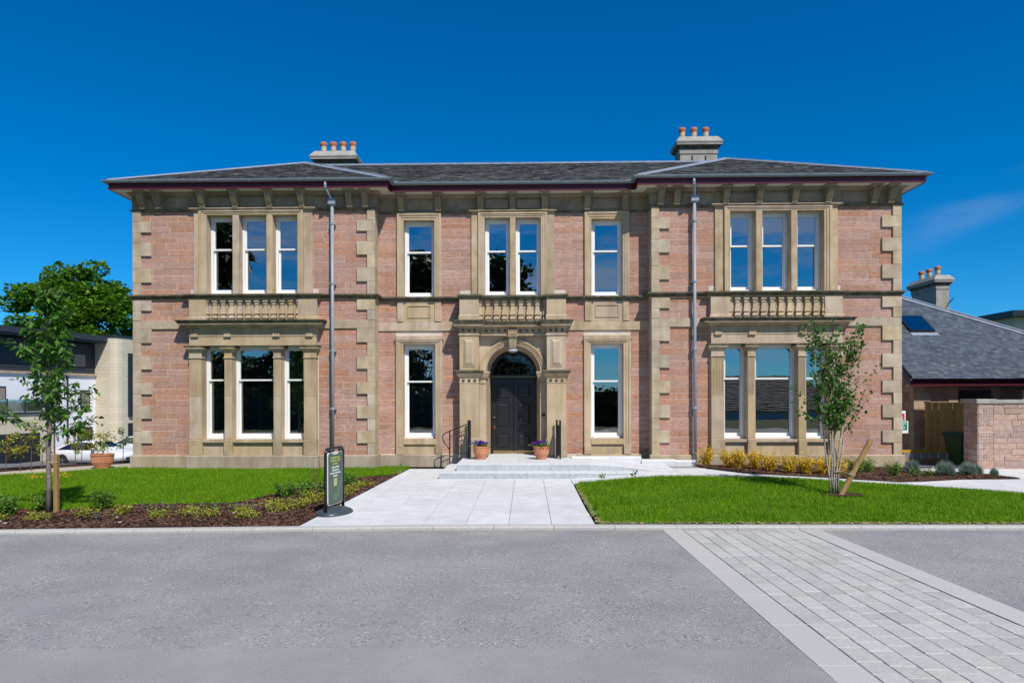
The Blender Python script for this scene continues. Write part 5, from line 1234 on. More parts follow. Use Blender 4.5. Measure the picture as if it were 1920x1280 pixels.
bl = sorted([(-6.75, -6.3), (-6.4, -6.2), (-5.65, -6.15), (-5.15, -6.2), (-7.25, -6.9), (-4.75, -6.35), (-5.9, -6.3)])
for k, (x, y) in enumerate(bl):
    clump('hebe', ordinal(k) + ' sparse blue grey seedling from the left in the mulch', 'plant', (x, y, bedz(x, y) - .03), 70, .2, .12, .036, 'bluegrey_leaf', 'blue grey seedlings in the front bed', stems=9, seed=370 + k)
for k, (x, y, lb) in enumerate([(-5.35, -6.8, 'broad leaved bright green weed in the mulch near the kerb'), (2.42, -2.78, 'spiky weed at the lawn edge below the ramp'), (1.14, -7.2, 'small broad weed on the paving edge by the right lawn'), (1.7, -2.84, 'tiny upright weed at the lawn edge by the steps'), (-3.3, -.62, 'green weed at the corner of lawn and path by the house')]):
    t = thing('weed', lb, 'plant', (x, y, G(x, y) - .01)); r2 = np.random.default_rng(400 + k); Pq = np.zeros((9, 3)); Pq[:, :2] = r2.normal(0, .03, (9, 2)); Pq[:, 2] = r2.uniform(.02, .12, 9)
    leaf_part('foliage', Pq, .17 if k == 0 else .13, 'shrub_leaf', t, aspect=.45, droop=-.8, up=.3, seed=k)
for k, (x, y, h) in enumerate([(-4.55, -3.75, .75), (-4.35, -3.2, .55)]):
    clump('sapling', ('taller' if k == 0 else 'shorter') + ' thin dark twiggy sapling in the bed behind the sign', 'shrub', (x, y, G(x, y)), 34, .16, h, .05, 'shrub_leaf', stems=4, seed=420 + k)
for k, (x, y) in enumerate([(-11.9, -2.1), (-11.3, -1.9)]):
    clump('yellow_flowers', ('leftmost' if k == 0 else 'second') + ' small clump of yellow flowers in the left lawn', 'plant', (x, y, G(x, y)), 80, .17, .14, .05, 'yellow_petal', stems=9, seed=430 + k)

# stones lying in the beds
for k, (x, y) in enumerate([(-8.35, -7.55), (-6.55, -7.45), (-6.9, -6.95), (-8.55, -7.4), (-5.0, -6.75)]):
    mb = MB(); mb.lathe(0, 0, [(.01, -.02), (.045, -.01), (.05, .01), (.03, .03), (.005, .035)], 7); o = mb.build('pebble', 'grey_stone'); o.location = (x, y, bedz(x, y)); o.scale = (.75, .5, .5); o.rotation_euler = (0, 0, k)
    tag(o, ordinal(k) + ' pale pebble lying in the mulch by the kerb', 'stone', 'pebbles in the front bed')

# ------------------------------------------------------------------ terracotta pots
def fluted_pot(t, rt, rb, h, n_=44):
    mb = MB(); mb.lathe(0, 0, [(rb, 0), (rb * 1.12, h * .12), (rt * .93, h * .45), (rt * .99, h * .78), (rt * .985, h * .9)], n_, .045); mb.build('pot', 'terracotta', t)
    mb = MB(); mb.lathe(0, 0, [(rt * .985, h * .9), (rt * 1.03, h * .92), (rt * 1.03, h), (rt * .9, h), (rt * .88, h * .9)], 28); mb.build('rim', 'terracotta', t, smooth=False)
    mb = MB(); mb.lathe(0, 0, [(rt * .9, h * .86), (rt * .9, h * .9)], 20); mb.build('soil', 'mulch', t)
for k, (x, y, lb) in enumerate([(-1.19, -.54, 'terracotta pot of purple pansies left of the black door'), (.38, -.55, 'terracotta pot of purple pansies right of the black door')]):
    t = thing('flower_pot', lb, 'flower pot', (x, y, .287)); fluted_pot(t, .205, .125, .34); r2 = np.random.default_rng(500 + k); n_ = 260
    Q = r2.normal(size=(n_, 3)) * np.array([.10, .10, .03]) + np.array([0, 0, .37]); leaf_part('leaves', Q, .06, 'shrub_leaf', t, seed=k)
    Q = r2.normal(size=(120, 3)) * np.array([.09, .09, .022]) + np.array([-.02, 0, .43]); leaf_part('flowers', Q, .055, 'purple_petal', t, aspect=.95, up=.5, seed=k + 5)
    Q = r2.normal(size=(25, 3)) * np.array([.03, .04, .02]) + np.array([.17, -.05, .35]); leaf_part('trailing_leaves', Q, .05, 'red_leaf', t, seed=k + 15)
t = thing('flower_pot', 'wide terracotta bowl with a small shrub on the side path', 'flower pot', (-11.6, .12, G(-11.6, .12) - .02)); fluted_pot(t, .285, .17, .40, 60)
r2 = np.random.default_rng(77); Q = r2.normal(size=(200, 3)) * np.array([.13, .13, .08]) + np.array([0, 0, .5]); leaf_part('shrub', Q, .06, 'lime_leaf', t, seed=3)

# ------------------------------------------------------------------ railings by the door
def railing(name, label, cx, sgn):
    t = thing(name, label, 'railing', (cx, 0, 0)); zb = .285
    for y in (-.12, -.50):
        ox = .0 if y > -.3 else .07
        mb = MB(); mb.box(ox - .024, ox + .024, y - .02, y + .02, zb, 1.27); mb.box(ox - .03, ox + .03, y - .03, y + .03, 1.27, 1.29); mb.build('post', 'black_metal', t)
    for z_ in (1.155, .372):
        mb = MB(); mb.tube([(0, -.13, z_), (.07, -.49, z_)], .014, 6); mb.build('rail', 'black_metal', t)
    for k in range(4):
        mb = MB(); xo = (.305 - k * .075) * .18; mb.box(xo - .009, xo + .009, -.43 + k * .075, -.412 + k * .075, .385, 1.14); mb.build('bar', 'black_metal', t)
    return t
railing('door_railing', 'short black iron railing right of the door', .80, 1)
t = railing('door_railing', 'black iron handrail with curled end left of the steps', -1.55, -1)
mb = MB(); mb.box(-.51, -.48, -.215, -.185, .125, 1.02); mb.build('post', 'black_metal', t)
mb = MB(); mb.tube([(0, -.2, 1.2), (-.2, -.2, 1.12), (-.5, -.2, 1.0), (-.62, -.2, .95), (-.69, -.2, .87), (-.68, -.2, .76), (-.6, -.2, .64), (-.53, -.2, .56), (-.5, -.2, .48)], .013, 6); mb.build('handrail', 'black_metal', t)
for q in ([(0, -.2, 1.05), (-.49, -.2, .86)], [(0, -.2, .42), (-.30, -.2, .42)]):
    mb = MB(); mb.tube(q, .009, 5); mb.build('rail', 'black_metal', t)
for k in range(5):
    x = -.05 - k * .065; mb = MB(); mb.tube([(x, -.2, .36), (x, -.2, 1.04 + x * .38)], .006, 5); mb.build('bar', 'black_metal', t)

# ------------------------------------------------------------------ swinging pavement sign
X0, Y0 = -3.28, -6.72; zg = G(X0, Y0)
sg = thing('pavement_sign', 'black framed pavement sign with green panel at the path edge', 'sign', (X0, Y0, zg), R(80))
mb = MB(); nn = 28; rings = []
for rx, ry, z_ in ((.40, .29, 0), (.40, .29, .012), (.37, .26, .045), (.26, .17, .085), (.08, .06, .11)):
    rings.append([(rx * math.cos(2 * math.pi * k / nn), ry * math.sin(2 * math.pi * k / nn), z_) for k in range(nn)])
mb.loft(rings); mb.build('base', 'sign_base', sg, smooth=True)
w_, h_ = .33, 1.10; hb = .06
pth = [(-w_, 0, hb), (-w_, 0, h_ - .09)] + [(-w_ + .09 - .09 * math.cos(R(a)), 0, h_ - .09 + .09 * math.sin(R(a))) for a in (15, 30, 45, 60, 75, 90)] + [(w_ - .09 + .09 * math.sin(R(a)), 0, h_ - .09 + .09 * math.cos(R(a))) for a in (0, 15, 30, 45, 60, 75, 90)] + [(w_, 0, hb)]
mb = MB()
rs = []
for i, p in enumerate(pth):
    d = (Vector(pth[min(i + 1, len(pth) - 1)]) - Vector(pth[max(i - 1, 0)])).normalized(); a = Vector((0, 1, 0)); b_ = d.cross(a)
    rs.append([tuple(Vector(p) + a * .026 * math.cos(2 * math.pi * k / 10) + b_ * .026 * math.sin(2 * math.pi * k / 10)) for k in range(10)])
mb.loft(rs); mb.build('frame', 'sign_black', sg, smooth=True)
def rrect(x0, x1, z0, z1, r_, y0, y1):
    pts = []
    for cx, cz, a0 in ((x1 - r_, z0 + r_, -90), (x1 - r_, z1 - r_, 0), (x0 + r_, z1 - r_, 90), (x0 + r_, z0 + r_, 180)):
        for k in range(5): pts.append((cx + r_ * math.cos(R(a0 + 22.5 * k)), cz + r_ * math.sin(R(a0 + 22.5 * k))))
    mb = MB(); mb.loft([[(x, y0, z_) for x, z_ in pts], [(x, y1, z_) for x, z_ in pts]]); return mb
pan = rrect(-.275, .275, .15, 1.035, .05, -.014, .014).build('panel_edge', 'sign_white', sg)
pf = rrect(-.265, .265, .16, 1.025, .045, -.017, -.0145).build('panel_face', 'sign_green', sg)
rrect(-.265, .265, .16, 1.025, .045, .0145, .017).build('panel_face', 'sign_green', sg)
for x in (-.19, .19):
    mb = MB(); mb.box(x - .012, x + .012, -.02, .02, 1.03, 1.09); mb.build('hanger', 'sign_black', sg)
mb = MB(); mb.box(-.09, .09, -.021, -.0175, 1.0, 1.02); mb.build('clip', 'sign_white', sg)
rr = random.Random(3)
def print_line(zc, h, half, m_, words):
    mb = MB(); x = -half; tot = sum(words) + .5 * (len(words) - 1); k_ = 2 * half / tot
    for wd in words:
        xe = x + wd * k_; xx = x
        while xx < xe - .006:                                   # letter-like strokes: too small in the photograph to read
            cw = rr.uniform(.014, .022); hh = h * rr.choice((.7, .7, 1)); mb.box(xx, min(xe, xx + cw * .72), -.0185, -.0172, zc - h / 2, zc - h / 2 + hh); xx += cw
        x = xe + .5 * k_
    mb.build('printed_line', m_, pf)
for zc, half, wds in ((.945, .17, [5]), (.895, .18, [4, 2]), (.845, .09, [3])): print_line(zc, .036, half, 'print_yellow', wds)
for zc, half, wds in ((.785, .14, [5]), (.735, .13, [4]), (.685, .19, [3, 4]), (.635, .08, [3])): print_line(zc, .034, half, 'print_white', wds)
mb = MB(); mb.box(-.06, .06, -.0186, -.0172, .46, .59); mb.build('printed_square', 'print_beige', pf)
mb = MB(); stem = [(-.05 + .30 * t_, .24 + .30 * t_ ** 1.2) for t_ in [q / 9 for q in range(10)]]
for k, (x, z_) in enumerate(stem):
    for sd in (-1, 1):
        L_ = .09 * (1 - .06 * k); a = R(45 + sd * 55 + rr.uniform(-9, 9)); e_ = (x + L_ * math.cos(a), z_ + L_ * math.sin(a)); 
        if e_[0] < .255: mb.add([(x, -.0178, z_), ((x + e_[0]) / 2 - .01, -.0178, (z_ + e_[1]) / 2 + .012), (e_[0], -.0178, e_[1]), ((x + e_[0]) / 2 + .01, -.0178, (z_ + e_[1]) / 2 - .012)], [(0, 1, 2, 3)])
mb.build('printed_fern', 'print_fern', pf)

# ------------------------------------------------------------------ modern house on the left
ang = math.atan2(.97971, -.2004)                                 # local +x runs away along its front, +y points inward
ux_, uy_ = .2004, .97971
mod = thing('modern_house', 'modern white and cream stone house with dark top storey', 'house', (-28.35, 26.0, 0), math.atan2(uy_, ux_))
# local x: along the front towards the far end (0 = near edge of tower); local +y = behind the front
def mbox(name, x0, x1, y0, y1, z0, z1, m_, par=None):
    mb = MB(); mb.box(x0, x1, y0, y1, z0, z1); return mb.build(name, m_, par or mod)
mbox('white_wall', -16, .3, .0, 8, -2.6, 3.35, 'render_white')
mbox('garage_storey', -16, -3.55, -.45, .0, -2.6, 1.02, 'far_cream_stone')
gd = mbox('garage_door', -16, -4.5, -.46, -.44, -2.3, -.1, 'garage_door')
for k in range(7): mbox('garage_slat', -16, -4.5, -.475, -.461, -2.28 + k * .31, -2.0 + k * .31, 'garage_door', gd)
mbox('balcony_edge', -16, -3.5, -.55, -.0, 1.021, 1.12, 'frame_dark')
for a, b_ in ((-7.6, -6.6), (-6.55, -5.5), (-5.45, -4.4)): mbox('balcony_glass', a, b_, -.5, -.485, 1.15, 1.85, 'window_glass')
for x in (-5.48, -4.38, -6.58): mbox('balcony_post', x - .03, x + .03, -.51, -.47, 1.121, 1.9, 'frame_dark')
mbox('sill_band', -16, .05, -.12, .0, 3.351, 3.5, 'tan_smooth')
mbox('top_storey', -16, .0, .05, 8, 3.501, 5.45, 'clad_dark')
for k in range(9): mbox('cladding_board', -16, -.02, .02, .05, 3.52 + k * .21, 3.70 + k * .21, 'clad_dark')
rf = mbox('roof', -16, .25, -.9, 8.5, 5.5, 5.75, 'frame_dark'); mbox('roof_edge', -16, .25, -.95, -.901, 5.62, 5.95, 'clad_dark', rf)
def mwin(x0, x1, z0, z1, y=.0):
    w = mbox('window', x0, x1, y - .03, y + .02, z0, z1, 'frame_dark'); mbox('pane', x0 + .1, x1 - .07, y - .045, y - .031, z0 + .1, z1 - .1, 'curtain_tan', w); return w
mwin(-1.21, -.47, 1.26, 2.44); mwin(-1.75, -.75, 3.85, 4.8, .02); mwin(-9.5, -6.25, 1.15, 2.6); mwin(-3.3, -2.7, 1.2, 2.9); mbox('window_sill', -1.3, -.38, -.08, .0, 1.14, 1.24, 'tan_smooth')
dk = mbox('window', -1.42, -.26, -.03, .02, -.83, .06, 'frame_dark'); mbox('pane', -1.32, -.36, -.045, -.031, -.73, -.04, 'car_glass', dk)
mbox('door', -3.5, -3.15, -.03, .02, -2.3, .2, 'frame_dark')
mb = MB(); mb.tube([(-2.2, -.06, 3.3), (-2.2, -.06, -2.2)], .05, 8); mb.build('downpipe', 'frame_dark', mod)
for x in (-2.95, -1.75):
    mb = MB(); mb.lathe(x, -.08, [(.06, -.55), (.07, -.5), (.07, -.3), (.06, -.25)], 10); mb.build('wall_lamp', 'aluminium', mod)
mb = MB()                                                       # tower with rounded corner
prof = [(.0, .3), (.0, -1.1)] + [(.5 - .5 * math.cos(R(a)), -1.1 - .5 * math.sin(R(a))) for a in (30, 60, 90)] + [(6, -1.6), (6, 3), (0, 3)]
mb.loft([[(x, y, -2.6) for x, y in prof], [(x, y, 5.9) for x, y in prof]]); mb.build('tower', 'far_cream_stone', mod)
mb = MB(); mb.loft([[(x - .05, y - .05, 5.9) for x, y in prof], [(x - .05, y - .05, 6.05) for x, y in prof]]); mb.build('tower_coping', 'frame_dark', mod)
tw = mbox('window', 1.0, 4.2, -1.75, -1.55, .7, 4.9, 'frame_dark')
for k in range(4): mbox('pane', 1.25, 4.0, -1.765, -1.751, .85 + k * 1.0, 1.72 + k * 1.0, 'skylight_glass', tw)
mbox('door', 1.0, 4.2, -1.65, -1.55, -2.4, .25, 'frame_dark')

# ------------------------------------------------------------------ parked white cars
def make_car(label, loc, rz):
    t = thing('parked_car', label, 'car', loc, rz, 'white cars parked on the drive')
    # stations along x (rear to front): (x, z low, z belt, z roof or bonnet, half width, half width top)
    st_ = [(-2.25, .45, .80, .88, .70, .60), (-2.15, .32, .86, .98, .84, .66), (-1.7, .26, .90, 1.12, .90, .66), (-1.1, .22, .92, 1.34, .92, .62), (-.4, .22, .92, 1.42, .92, .60), (.3, .22, .91, 1.38, .92, .60), (.9, .22, .90, 1.10, .92, .66), (1.3, .24, .86, .92, .91, .74), (1.8, .26, .78, .83, .88, .72), (2.15, .3, .66, .72, .80, .62), (2.3, .36, .55, .6, .66, .5)]
    mb = MB(); rings = []
    for x, zl, zb, zt, wb, wt in st_:
        rings.append([(x, -wb * .88, zl), (x, -wb, zl + .18), (x, -wb, (zl + zb) / 2 + .1), (x, -wb * .97, zb), (x, -wt, zt - .02), (x, -wt * .6, zt), (x, wt * .6, zt), (x, wt, zt - .02), (x, wb * .97, zb), (x, wb, (zl + zb) / 2 + .1), (x, wb, zl + .18), (x, wb * .88, zl)])
    mb.loft(rings); mb.build('body', 'car_paint', t, smooth=True)
    for s in (-1, 1):
        mb = MB(); mb.add([(-1.75, s * .895, .93), (.95, s * .912, .93), (.35, s * .68, 1.32), (-.35, s * .675, 1.36), (-1.05, s * .70, 1.28)], [(0, 1, 2, 3, 4)]); mb.build('side_window', 'car_glass', t)
        mb = MB(); mb.box(.55, .72, s * .92, s * 1.06, .95, 1.07); mb.build('mirror', 'car_paint', t)
        mb = MB(); mb.loft([[(1.75, s * .72, .62), (2.12, s * .70, .58), (2.14, s * .50, .58), (1.95, s * .52, .66)], [(1.7, s * .86, .72), (2.1, s * .77, .66), (2.16, s * .52, .66), (1.9, s * .55, .74)]]); mb.build('headlight', 'car_glass', t)
        mb = MB(); mb.box(-2.25, -2.05, s * .5, s * .84, .72, .82); mb.build('tail_light', 'sign_red', t)
        for x in (-1.38, 1.42):
            mb = MB(); mb.lathe(0, 0, [(.24, -.1), (.33, -.1), (.345, -.05), (.345, .06), (.33, .1), (.24, .11)], 24); wv = mb.build('wheel', 'tyre', t, smooth=True); wv.rotation_euler = (R(90) * -s, 0, 0); wv.location = (x, s * .84, .345)
            mb = MB()
            for k in range(5):
                a = 2 * math.pi * k / 5; mb.tube([(0, 0, .1), (.23 * math.cos(a), .23 * math.sin(a), .09)], [.035, .03], 5)
            mb.lathe(0, 0, [(.22, .05), (.25, .1), (.235, .11), (.22, .1)], 20); mb.build('rim', 'alloy', wv)
    mb = MB(); mb.add([(1.05, -.70, .98), (1.05, .70, .98), (.42, .56, 1.36), (.42, -.56, 1.36)], [(0, 1, 2, 3)]); mb.v = [(x + .03, y, z_ + .025) for x, y, z_ in mb.v]; mb.build('windscreen', 'car_glass', t)
    mb = MB(); mb.box(2.2, 2.32, -.45, .45, .36, .5); mb.build('grille', 'black_metal', t)
    return t
car = make_car('white saloon car with black wheels parked behind the bowl planter', (-25.0, 20.8, -1.95), R(-8))
c = make_car('second white car parked behind the first, mostly hidden', (-24.0, 24.6, -1.85), R(-12))

# saplings, topiary along the side path
sap = [(-13.85, -.45, .95, 'red'), (-13.45, -.45, 1.05, 'red'), (-13.2, -.4, 1.35, 'red'), (-13.2, 0.0, .85, 'lime'), (-13.05, 1.15, .95, 'red'), (-12.7, .9, .9, 'shrub'), (-12.65, 1.25, 1.05, 'red'), (-12.5, 1.6, 1.0, 'lime'), (-12.1, 1.9, 1.05, 'shrub'), (-11.7, 2.2, 1.0, 'lime'), (-11.4, 2.5, 1.05, 'red')]
for k, (x, y, h, m_) in enumerate(sap):
    r2 = np.random.default_rng(600 + k); t = thing('hedge_sapling', ordinal(k) + ' thin hedge sapling from the left along the side path', 'shrub', (x, y, G(x, y) - .02), group='hedge saplings by the drive')
    mb = MB(); mb.tube([(0, 0, 0), (.02, 0, h * .5), (0, 0, h)], [.012, .009, .004], 5)
    P = []
    for j in range(9):
        a = r2.uniform(0, 6.28); z_ = h * r2.uniform(.35, .9); L_ = r2.uniform(.1, .3); e_ = np.array([math.cos(a) * L_, math.sin(a) * L_, z_ + L_ * .7]); mb.tube([(0, 0, z_), tuple(e_)], [.005, .003], 4)
        for q in range(22): P.append(np.array([0, 0, z_]) + (e_ - np.array([0, 0, z_])) * r2.uniform(.3, 1.1) + r2.normal(0, .03, 3))
    mb.build('stem', 'twig', t); leaf_part('leaves', P, .075, {'red': 'lime_leaf', 'lime': 'lime_leaf', 'shrub': 'shrub_leaf'}[m_], t, seed=k, aspect=.5)
    if m_ == 'red': leaf_part('young_leaves', P[::3], .07, 'red_leaf', t, seed=k + 50)
for k, (x, y, z_, rr_, lb) in enumerate([(-18.6, 8.2, 0, .52, 'dark round topiary ball on a stem behind the cherry trunk'), (-14.0, 8.6, 0, .5, 'round topiary ball on a stem before the white cars')]):
    zg = G(x, y); t = thing('topiary', lb, 'shrub', (x, y, zg)); hh = 1.35 + (.55 if k == 0 else .7)
    mb = MB(); mb.tube([(0, 0, 0), (0, 0, hh)], .03, 6); mb.build('stem', 'tree_bark', t)
    r2 = np.random.default_rng(650 + k); d = r2.normal(size=(1500, 3)); d /= np.linalg.norm(d, axis=1)[:, None]; d *= (r2.uniform(.55, 1.03, 1500) * rr_)[:, None]; d[:, 2] *= .62
    leaf_part('ball', d + np.array([0, 0, hh]), .09, 'shrub_leaf' if k else 'dark_leaf', t, seed=k)

# ------------------------------------------------------------------ neighbour on the right: slate roofed outbuilding
nb = thing('outbuilding', 'single storey stone outbuilding with large blue slate roof on the right', 'house', (0, 0, 0))
def nbox(name, x0, x1, y0, y1, z0, z1, m_, par=None):
    mb = MB(); mb.box(x0, x1, y0, y1, z0, z1); return mb.build(name, m_, par or nb)
NX = 13.62
nbox('wall', NX, 24, 6.0, 14, -.6, 2.45, 'neighbour_stone')
mb = MB(); mb.add([(NX + .01, 5.99, 2.45), (NX + .01, 14, 2.45), (NX + .01, 11.6, 6.6)], [(0, 1, 2)]); mb.build('gable', 'neighbour_stone', nb)
zz = -.45; k = 0
while zz < 2.3:
    w_ = .55 if k % 2 else .32; nbox('quoin', NX - .02, NX + w_, 5.975, 6.0, zz + .005, min(2.4, zz + .31) - .005, 'tan_smooth'); nbox('quoin', NX - .025, NX, 5.97, 6 + (.32 if k % 2 else .55), zz + .005, min(2.4, zz + .31) - .005, 'tan_smooth'); zz += .31; k += 1
dn = nbox('door', 15.15, 16.25, 5.95, 5.99, -.4, 2.1, 'maroon_paint'); nbox('door_light', 15.2, 16.2, 5.93, 5.949, 1.82, 2.08, 'car_glass', dn)
for a, b_ in ((14.72, 15.13), (16.27, 16.6)):
    for q in range(8): nbox('quoin', a if q % 2 else a + .08, b_ if q % 2 else b_, 5.97, 5.998, -.4 + q * .33, -.08 + q * .33, 'tan_smooth')
wn_ = nbox('window', 17.35, 18.0, 5.94, 5.99, 1.3, 2.1, 'white_paint'); nbox('pane', 17.43, 17.92, 5.93, 5.939, 1.38, 2.02, 'car_glass', wn_)
E0 = (NX - .32, 5.62, 2.50); RT = (NX - .32, 11.7, 7.06); E1 = (22.4, 5.62, 2.50)
mb = MB(); mb.add([E0, E1, RT, (NX - .32, 17, 2.5), (22.4, 17, 2.5)], [(0, 1, 2), (1, 4, 2), (4, 3, 2)]); nroof = mb.build('roof', 'roof_deck', nb)
slates([E0, E1, RT], .22, .145, .008, 77).build('slates', 'new_slate', nroof, kind='stuff')
mb = MB(); mb.add([(NX - .34, 5.60, 2.24), (NX - .34, 5.60, 2.52), (NX - .34, 11.7, 7.05), (NX - .34, 11.7, 6.72), (NX - .30, 5.60, 2.24), (NX - .30, 5.60, 2.52), (NX - .30, 11.7, 7.05), (NX - .30, 11.7, 6.72)], [(0, 1, 2, 3), (4, 5, 6, 7), (0, 4, 7, 3), (0, 1, 5, 4)]); mb.build('bargeboard', 'maroon_paint', nb)
mb = MB(); mb.tube([(NX - .33, 5.6, 2.55), (NX - .33, 11.7, 7.1)], .05, 6); mb.build('verge_trim', 'black_metal', nb)
nbox('fascia', NX - .29, 23, 5.60, 5.64, 2.26, 2.44, 'maroon_paint'); nbox('soffit', NX - .29, 23, 5.641, 5.99, 2.25, 2.28, 'soffit_paint')
mb = MB(); mb.extr_x([(5.6 + y, z_) for y, z_ in arc(-.06, 2.5, .06, 180, 360, 8) + arc(-.06, 2.5, .05, 360, 180, 8)], NX - .35, 23); mb.build('gutter', 'black_metal', nb)
mb = MB(); mb.tube([(NX - .3, 11.68, 7.1), (22.4, 5.6, 2.56)], .045, 6)
d_ = (Vector(E1) - Vector(RT)).normalized(); nrm_ = Vector((0, -.75, 1)).normalized(); sd_ = d_.cross(nrm_).normalized(); sd_ = sd_ if sd_.z < 0 else -sd_; o_ = nrm_ * .04
mb.add([tuple(Vector(RT) + o_), tuple(Vector(E1) + o_), tuple(Vector(E1) + sd_ * .17 + o_), tuple(Vector(RT) + sd_ * .17 + o_)], [(0, 1, 2, 3)]); mb.build('lead_hip', 'lead', nroof)
def onroof(x, t_): return Vector((x, 5.62 + 6.08 * t_, 2.5 + 4.56 * t_))
sk = MB(); q = [onroof(14.62, .40), onroof(15.55, .40), onroof(15.55, .55), onroof(14.62, .55)]
sk.loft([[tuple(p) for p in q], [tuple(p + nrm_ * .09) for p in q]]); skl = sk.build('skylight', 'black_metal', nroof)
mb = MB(); cn = sum(q, Vector()) / 4; mb.add([tuple(cn + (p - cn) * .9 + nrm_ * .095) for p in q], [(0, 1, 2, 3)]); mb.build('pane', 'skylight_glass', skl)
mb = MB(); mb.add([tuple(onroof(14.6, .395) + nrm_ * .03), tuple(onroof(15.62, .395) + nrm_ * .03), tuple(onroof(15.62, .365) + nrm_ * .035), tuple(onroof(14.6, .365) + nrm_ * .035)], [(0, 1, 2, 3)]); mb.build('apron_flashing', 'lead', skl)
chimney(17.95, 18.50, 12.0, 13.9, 3.5, 7.20, [(18.22, 12.35 + .62 * k) for k in range(3)], parent=nb)
mb = MB(); mb.box(17.9, 18.55, 11.95, 13.95, 3.5, 5.35); mb.build('chimney_base', 'grey_stone', nb)
mb = MB(); mb.tube([(18.3, 11.9, 5.7), (18.42, 11.8, 6.0), (18.55, 11.75, 6.1)], .015, 4); mb.tube([(18.36, 11.85, 5.95), (18.6, 11.8, 6.2)], .012, 4); mb.build('aerial', 'black_metal', nb)

# far flat roofed house at the right edge
fr_ = thing('far_house', 'cream stone house with dark flat roof at the right edge', 'house', (31.2, 26, -1))
mb = MB(); mb.box(0, 9, 0, 8, 0, 7.95); mb.build('wall', 'far_cream_stone', fr_)
mb = MB(); mb.box(-.6, 9.5, -.7, 8.5, 7.95, 8.3); mb.build('roof', 'frame_dark', fr_)
mb = MB(); mb.box(.6, 2.0, -.03, .0, 4.2, 6.6); mb.build('window', 'frame_dark', fr_)

# stone garden wall and pier
gw = thing('garden_wall', 'pink rubble stone garden wall with cope and end pier', 'wall', (0, 0, 0))
mb = MB(); mb.box(11.868, 12.262, -.086, .48, -.2, 1.70); mb.box(12.262, 15.28, -.066, .35, -.2, 1.70); core = mb.build('core', 'mortar', gw)
mats_ = 'rubble_stone'
z_ = -.12; k = 0; hc = .1535
while z_ < 1.68:
    h_ = min(hc, 1.695 - z_)
    def stn(x0, x1, yf, z0, z1):
        mb = MB(); mb.cbox(x0 + .008, x1 - .008, yf - U(0, .008), yf + .03, z0 + .008, z1 - .008, .006, .004); mb.build('stone', mats_, gw)
    if k % 2: stn(11.86, 12.27, -.095, z_, z_ + h_)
    else:
        stn(11.86, 11.99, -.095, z_, z_ + h_); stn(11.99, 12.07, -.095, z_, z_ + h_ * .5); stn(12.07, 12.14, -.095, z_, z_ + h_ * .5); stn(11.99, 12.14, -.095, z_ + h_ * .5, z_ + h_); stn(12.14, 12.27, -.095, z_, z_ + h_)
    x = 12.275 + (0 if k % 2 else -.0)
    while x < 14.6:
        w_ = U(.22, .62); stn(x, x + w_, -.075, z_, z_ + h_); x += w_
    yy = -.09                                                # shaded return of the pier
    while yy < .46:
        w_ = min(U(.2, .42), .48 - yy)
        mb = MB(); mb.box(11.855 - U(0, .01), 11.885, yy + .006, yy + w_ - .006, z_ + .006, z_ + h_ - .006); mb.build('stone', mats_, gw); yy += w_ + .001
    z_ += hc; k += 1
for a, b_ in ((11.80, 12.33),): mb = MB(); mb.cbox(a, b_, -.14, .54, 1.701, 1.82, .012); mb.build('cope', 'grey_stone', gw)
x = 12.335
while x < 14.9: mb = MB(); mb.cbox(x, x + .9 - .006, -.12, .42, 1.701, 1.80, .012); mb.build('cope', 'grey_stone', gw); x += .9

# timber gate, bin, ladder and site signs in the yard
tg = thing('timber_fence', 'close boarded brown timber fence beside the outbuilding', 'fence', (13.66, 5.4, -.4))
for k in range(17):
    mb = MB(); mb.box(k * .118, k * .118 + .10 + U(0, .012), (k % 2) * .02 - .01, (k % 2) * .02 + .015, .04, 2.05); mb.build('board', 'fence_wood', tg)
mb = MB(); mb.box(-.02, 2.05, -.03, .05, 2.051, 2.09); mb.build('capping', 'fence_wood', tg)
mb = MB(); mb.box(0, 2.0, .04, .09, .4, .5); mb.box(0, 2.0, .04, .09, 1.6, 1.7); mb.build('rail', 'fence_wood', tg)
bn = thing('wheelie_bin', 'dark green wheelie bin half hidden by the stone pier', 'bin', (13.98, 4.1, G(13.98, 4.1) - .03), R(20))
mb = MB(); mb.loft([[(-.21, -.23, .06), (.21, -.23, .06), (.21, .23, .06), (-.21, .23, .06)], [(-.28, -.31, .93), (.28, -.31, .93), (.28, .31, .93), (-.28, .31, .93)], [(-.30, -.33, .94), (.30, -.33, .94), (.30, .33, .94), (-.30, .33, .94)], [(-.30, -.33, .98), (.30, -.33, .98), (.30, .33, .98), (-.30, .33, .98)]]); mb.build('body', 'bin_green', bn)
mb = MB(); mb.loft([[(-.33, -.37, .985), (.31, -.37, .985), (.31, .37, .985), (-.33, .37, .985)], [(-.33, -.37, 1.01), (.31, -.37, 1.01), (.31, .37, 1.01), (-.33, .37, 1.01)], [(-.22, -.28, 1.07), (.24, -.28, 1.07), (.24, .28, 1.07), (-.22, .28, 1.07)]]); mb.build('lid', 'bin_green', bn)
for y in (-.2, .2):
    mb = MB(); mb.lathe(0, 0, [(.1, -.025), (.1, .025)], 14); wv = mb.build('wheel', 'tyre', bn); wv.rotation_euler = (R(90), 0, 0); wv.location = (.24, y, .1)
tx = text_mesh('A', .13, 'sign_white', bn, 'painted_letter', .001, True); tx.rotation_euler = (R(85), 0, 0); tx.location = (-.06, -.303, .66)
ld = thing('ladder', 'yellow and grey ladder lying by the fence', 'ladder', (12.2, 4.2, G(12.5, 4.2)), R(2))
for z_, y in ((.36, 0), (.08, -.08)):
    mb = MB(); mb.box(-1.2, 2.3, y - .02, y + .02, z_, z_ + .09); mb.build('rail', 'yellow_plastic' if z_ > .2 else 'plywood', ld)
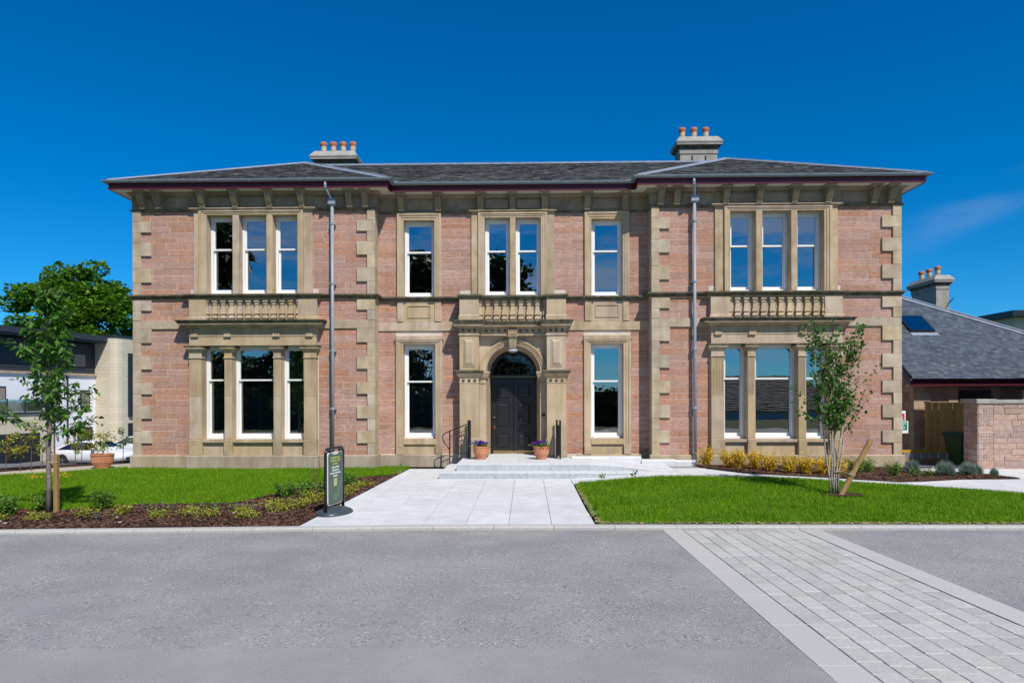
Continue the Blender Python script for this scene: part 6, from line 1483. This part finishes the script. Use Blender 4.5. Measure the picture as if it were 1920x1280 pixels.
for k in range(12):
    mb = MB(); mb.box(-1.1 + k * .285, -.88 + k * .285, -.07, -.03, .17, .35); mb.build('rung', 'aluminium', ld)
mb = MB(); mb.box(0, .9, 0, .6, .38, .43); mb.box(.05, .1, .05, .1, 0, .38); mb.box(.8, .85, .05, .1, 0, .38); o = mb.build('work_trestle', 'plywood'); o.location = (14.0, 4.6, G(14, 4.6) - .03); tag(o, 'low plywood trestle between ladder and bin', 'trestle')
for lb, x, z0, z1, w_, m_, tx_ in (('green first aid site sign peeking past the house corner', 11.66, .75, 1.13, .42, 'sign_safety_green', ('FIRST', 'AID')), ('red fire site sign above the first aid sign', 11.59, 1.15, 1.45, .40, 'sign_red', ('FIRE',))):
    t = thing('site_sign', lb, 'sign', (x, 3.2, 0)); mb = MB(); mb.box(-w_ / 2, w_ / 2, 0, .012, z0, z1); mb.build('board', 'sign_white', t)
    gr = m_ == 'sign_safety_green'
    mb = MB(); mb.box(-w_ / 2 + .03, w_ / 2 - .035, -.004, -.001, z0 + (.10 if gr else .02), z1 - (.02 if gr else .09)); mb.build('colour_field', m_, t)
    for k, s_ in enumerate(tx_):
        q = text_mesh(s_, .125, 'sign_white', t, 'lettering', .001, True); q.rotation_euler = (R(90), 0, 0); q.location = (.0, -.006, z1 - .09 - k * .12 if gr else z0 + .08)
mb = MB(); mb.box(11.2, 11.26, 3.215, 3.26, -.3, 1.5); mb.box(11.26, 11.8, 3.215, 3.26, .9, .96); mb.box(11.26, 11.75, 3.215, 3.26, 1.28, 1.34); o = mb.build('sign_frame', 'plywood'); tag(o, 'timber frame carrying the site signs beside the house', 'frame')

# tall stone house just beyond the right edge of the view; its shade falls across the yard
sh = thing('neighbour_house', 'tall pink stone house beyond the stone wall, outside the right edge', 'house', (15.3, -2.0, 0))
mb = MB(); mb.box(0, 9, 0, 4.2, -.3, 6.2); mb.build('wall', 'side_pink_stone', sh)
mb = MB(); mb.add([(-.3, -.3, 6.2), (9.3, -.3, 6.2), (9.3, 4.5, 6.2), (-.3, 4.5, 6.2), (2.2, 2.1, 7.9), (6.8, 2.1, 7.9)], [(0, 1, 5, 4), (1, 2, 5), (2, 3, 4, 5), (3, 0, 4), (0, 1, 2, 3)]); mb.build('roof', 'new_slate', sh)
for x in (1.5, 4.5, 7.5):
    for z_ in (.9, 3.9):
        mb = MB(); mb.box(x - .5, x + .5, -.02, .0, z_, z_ + 1.6); mb.build('window', 'frame_dark', sh)
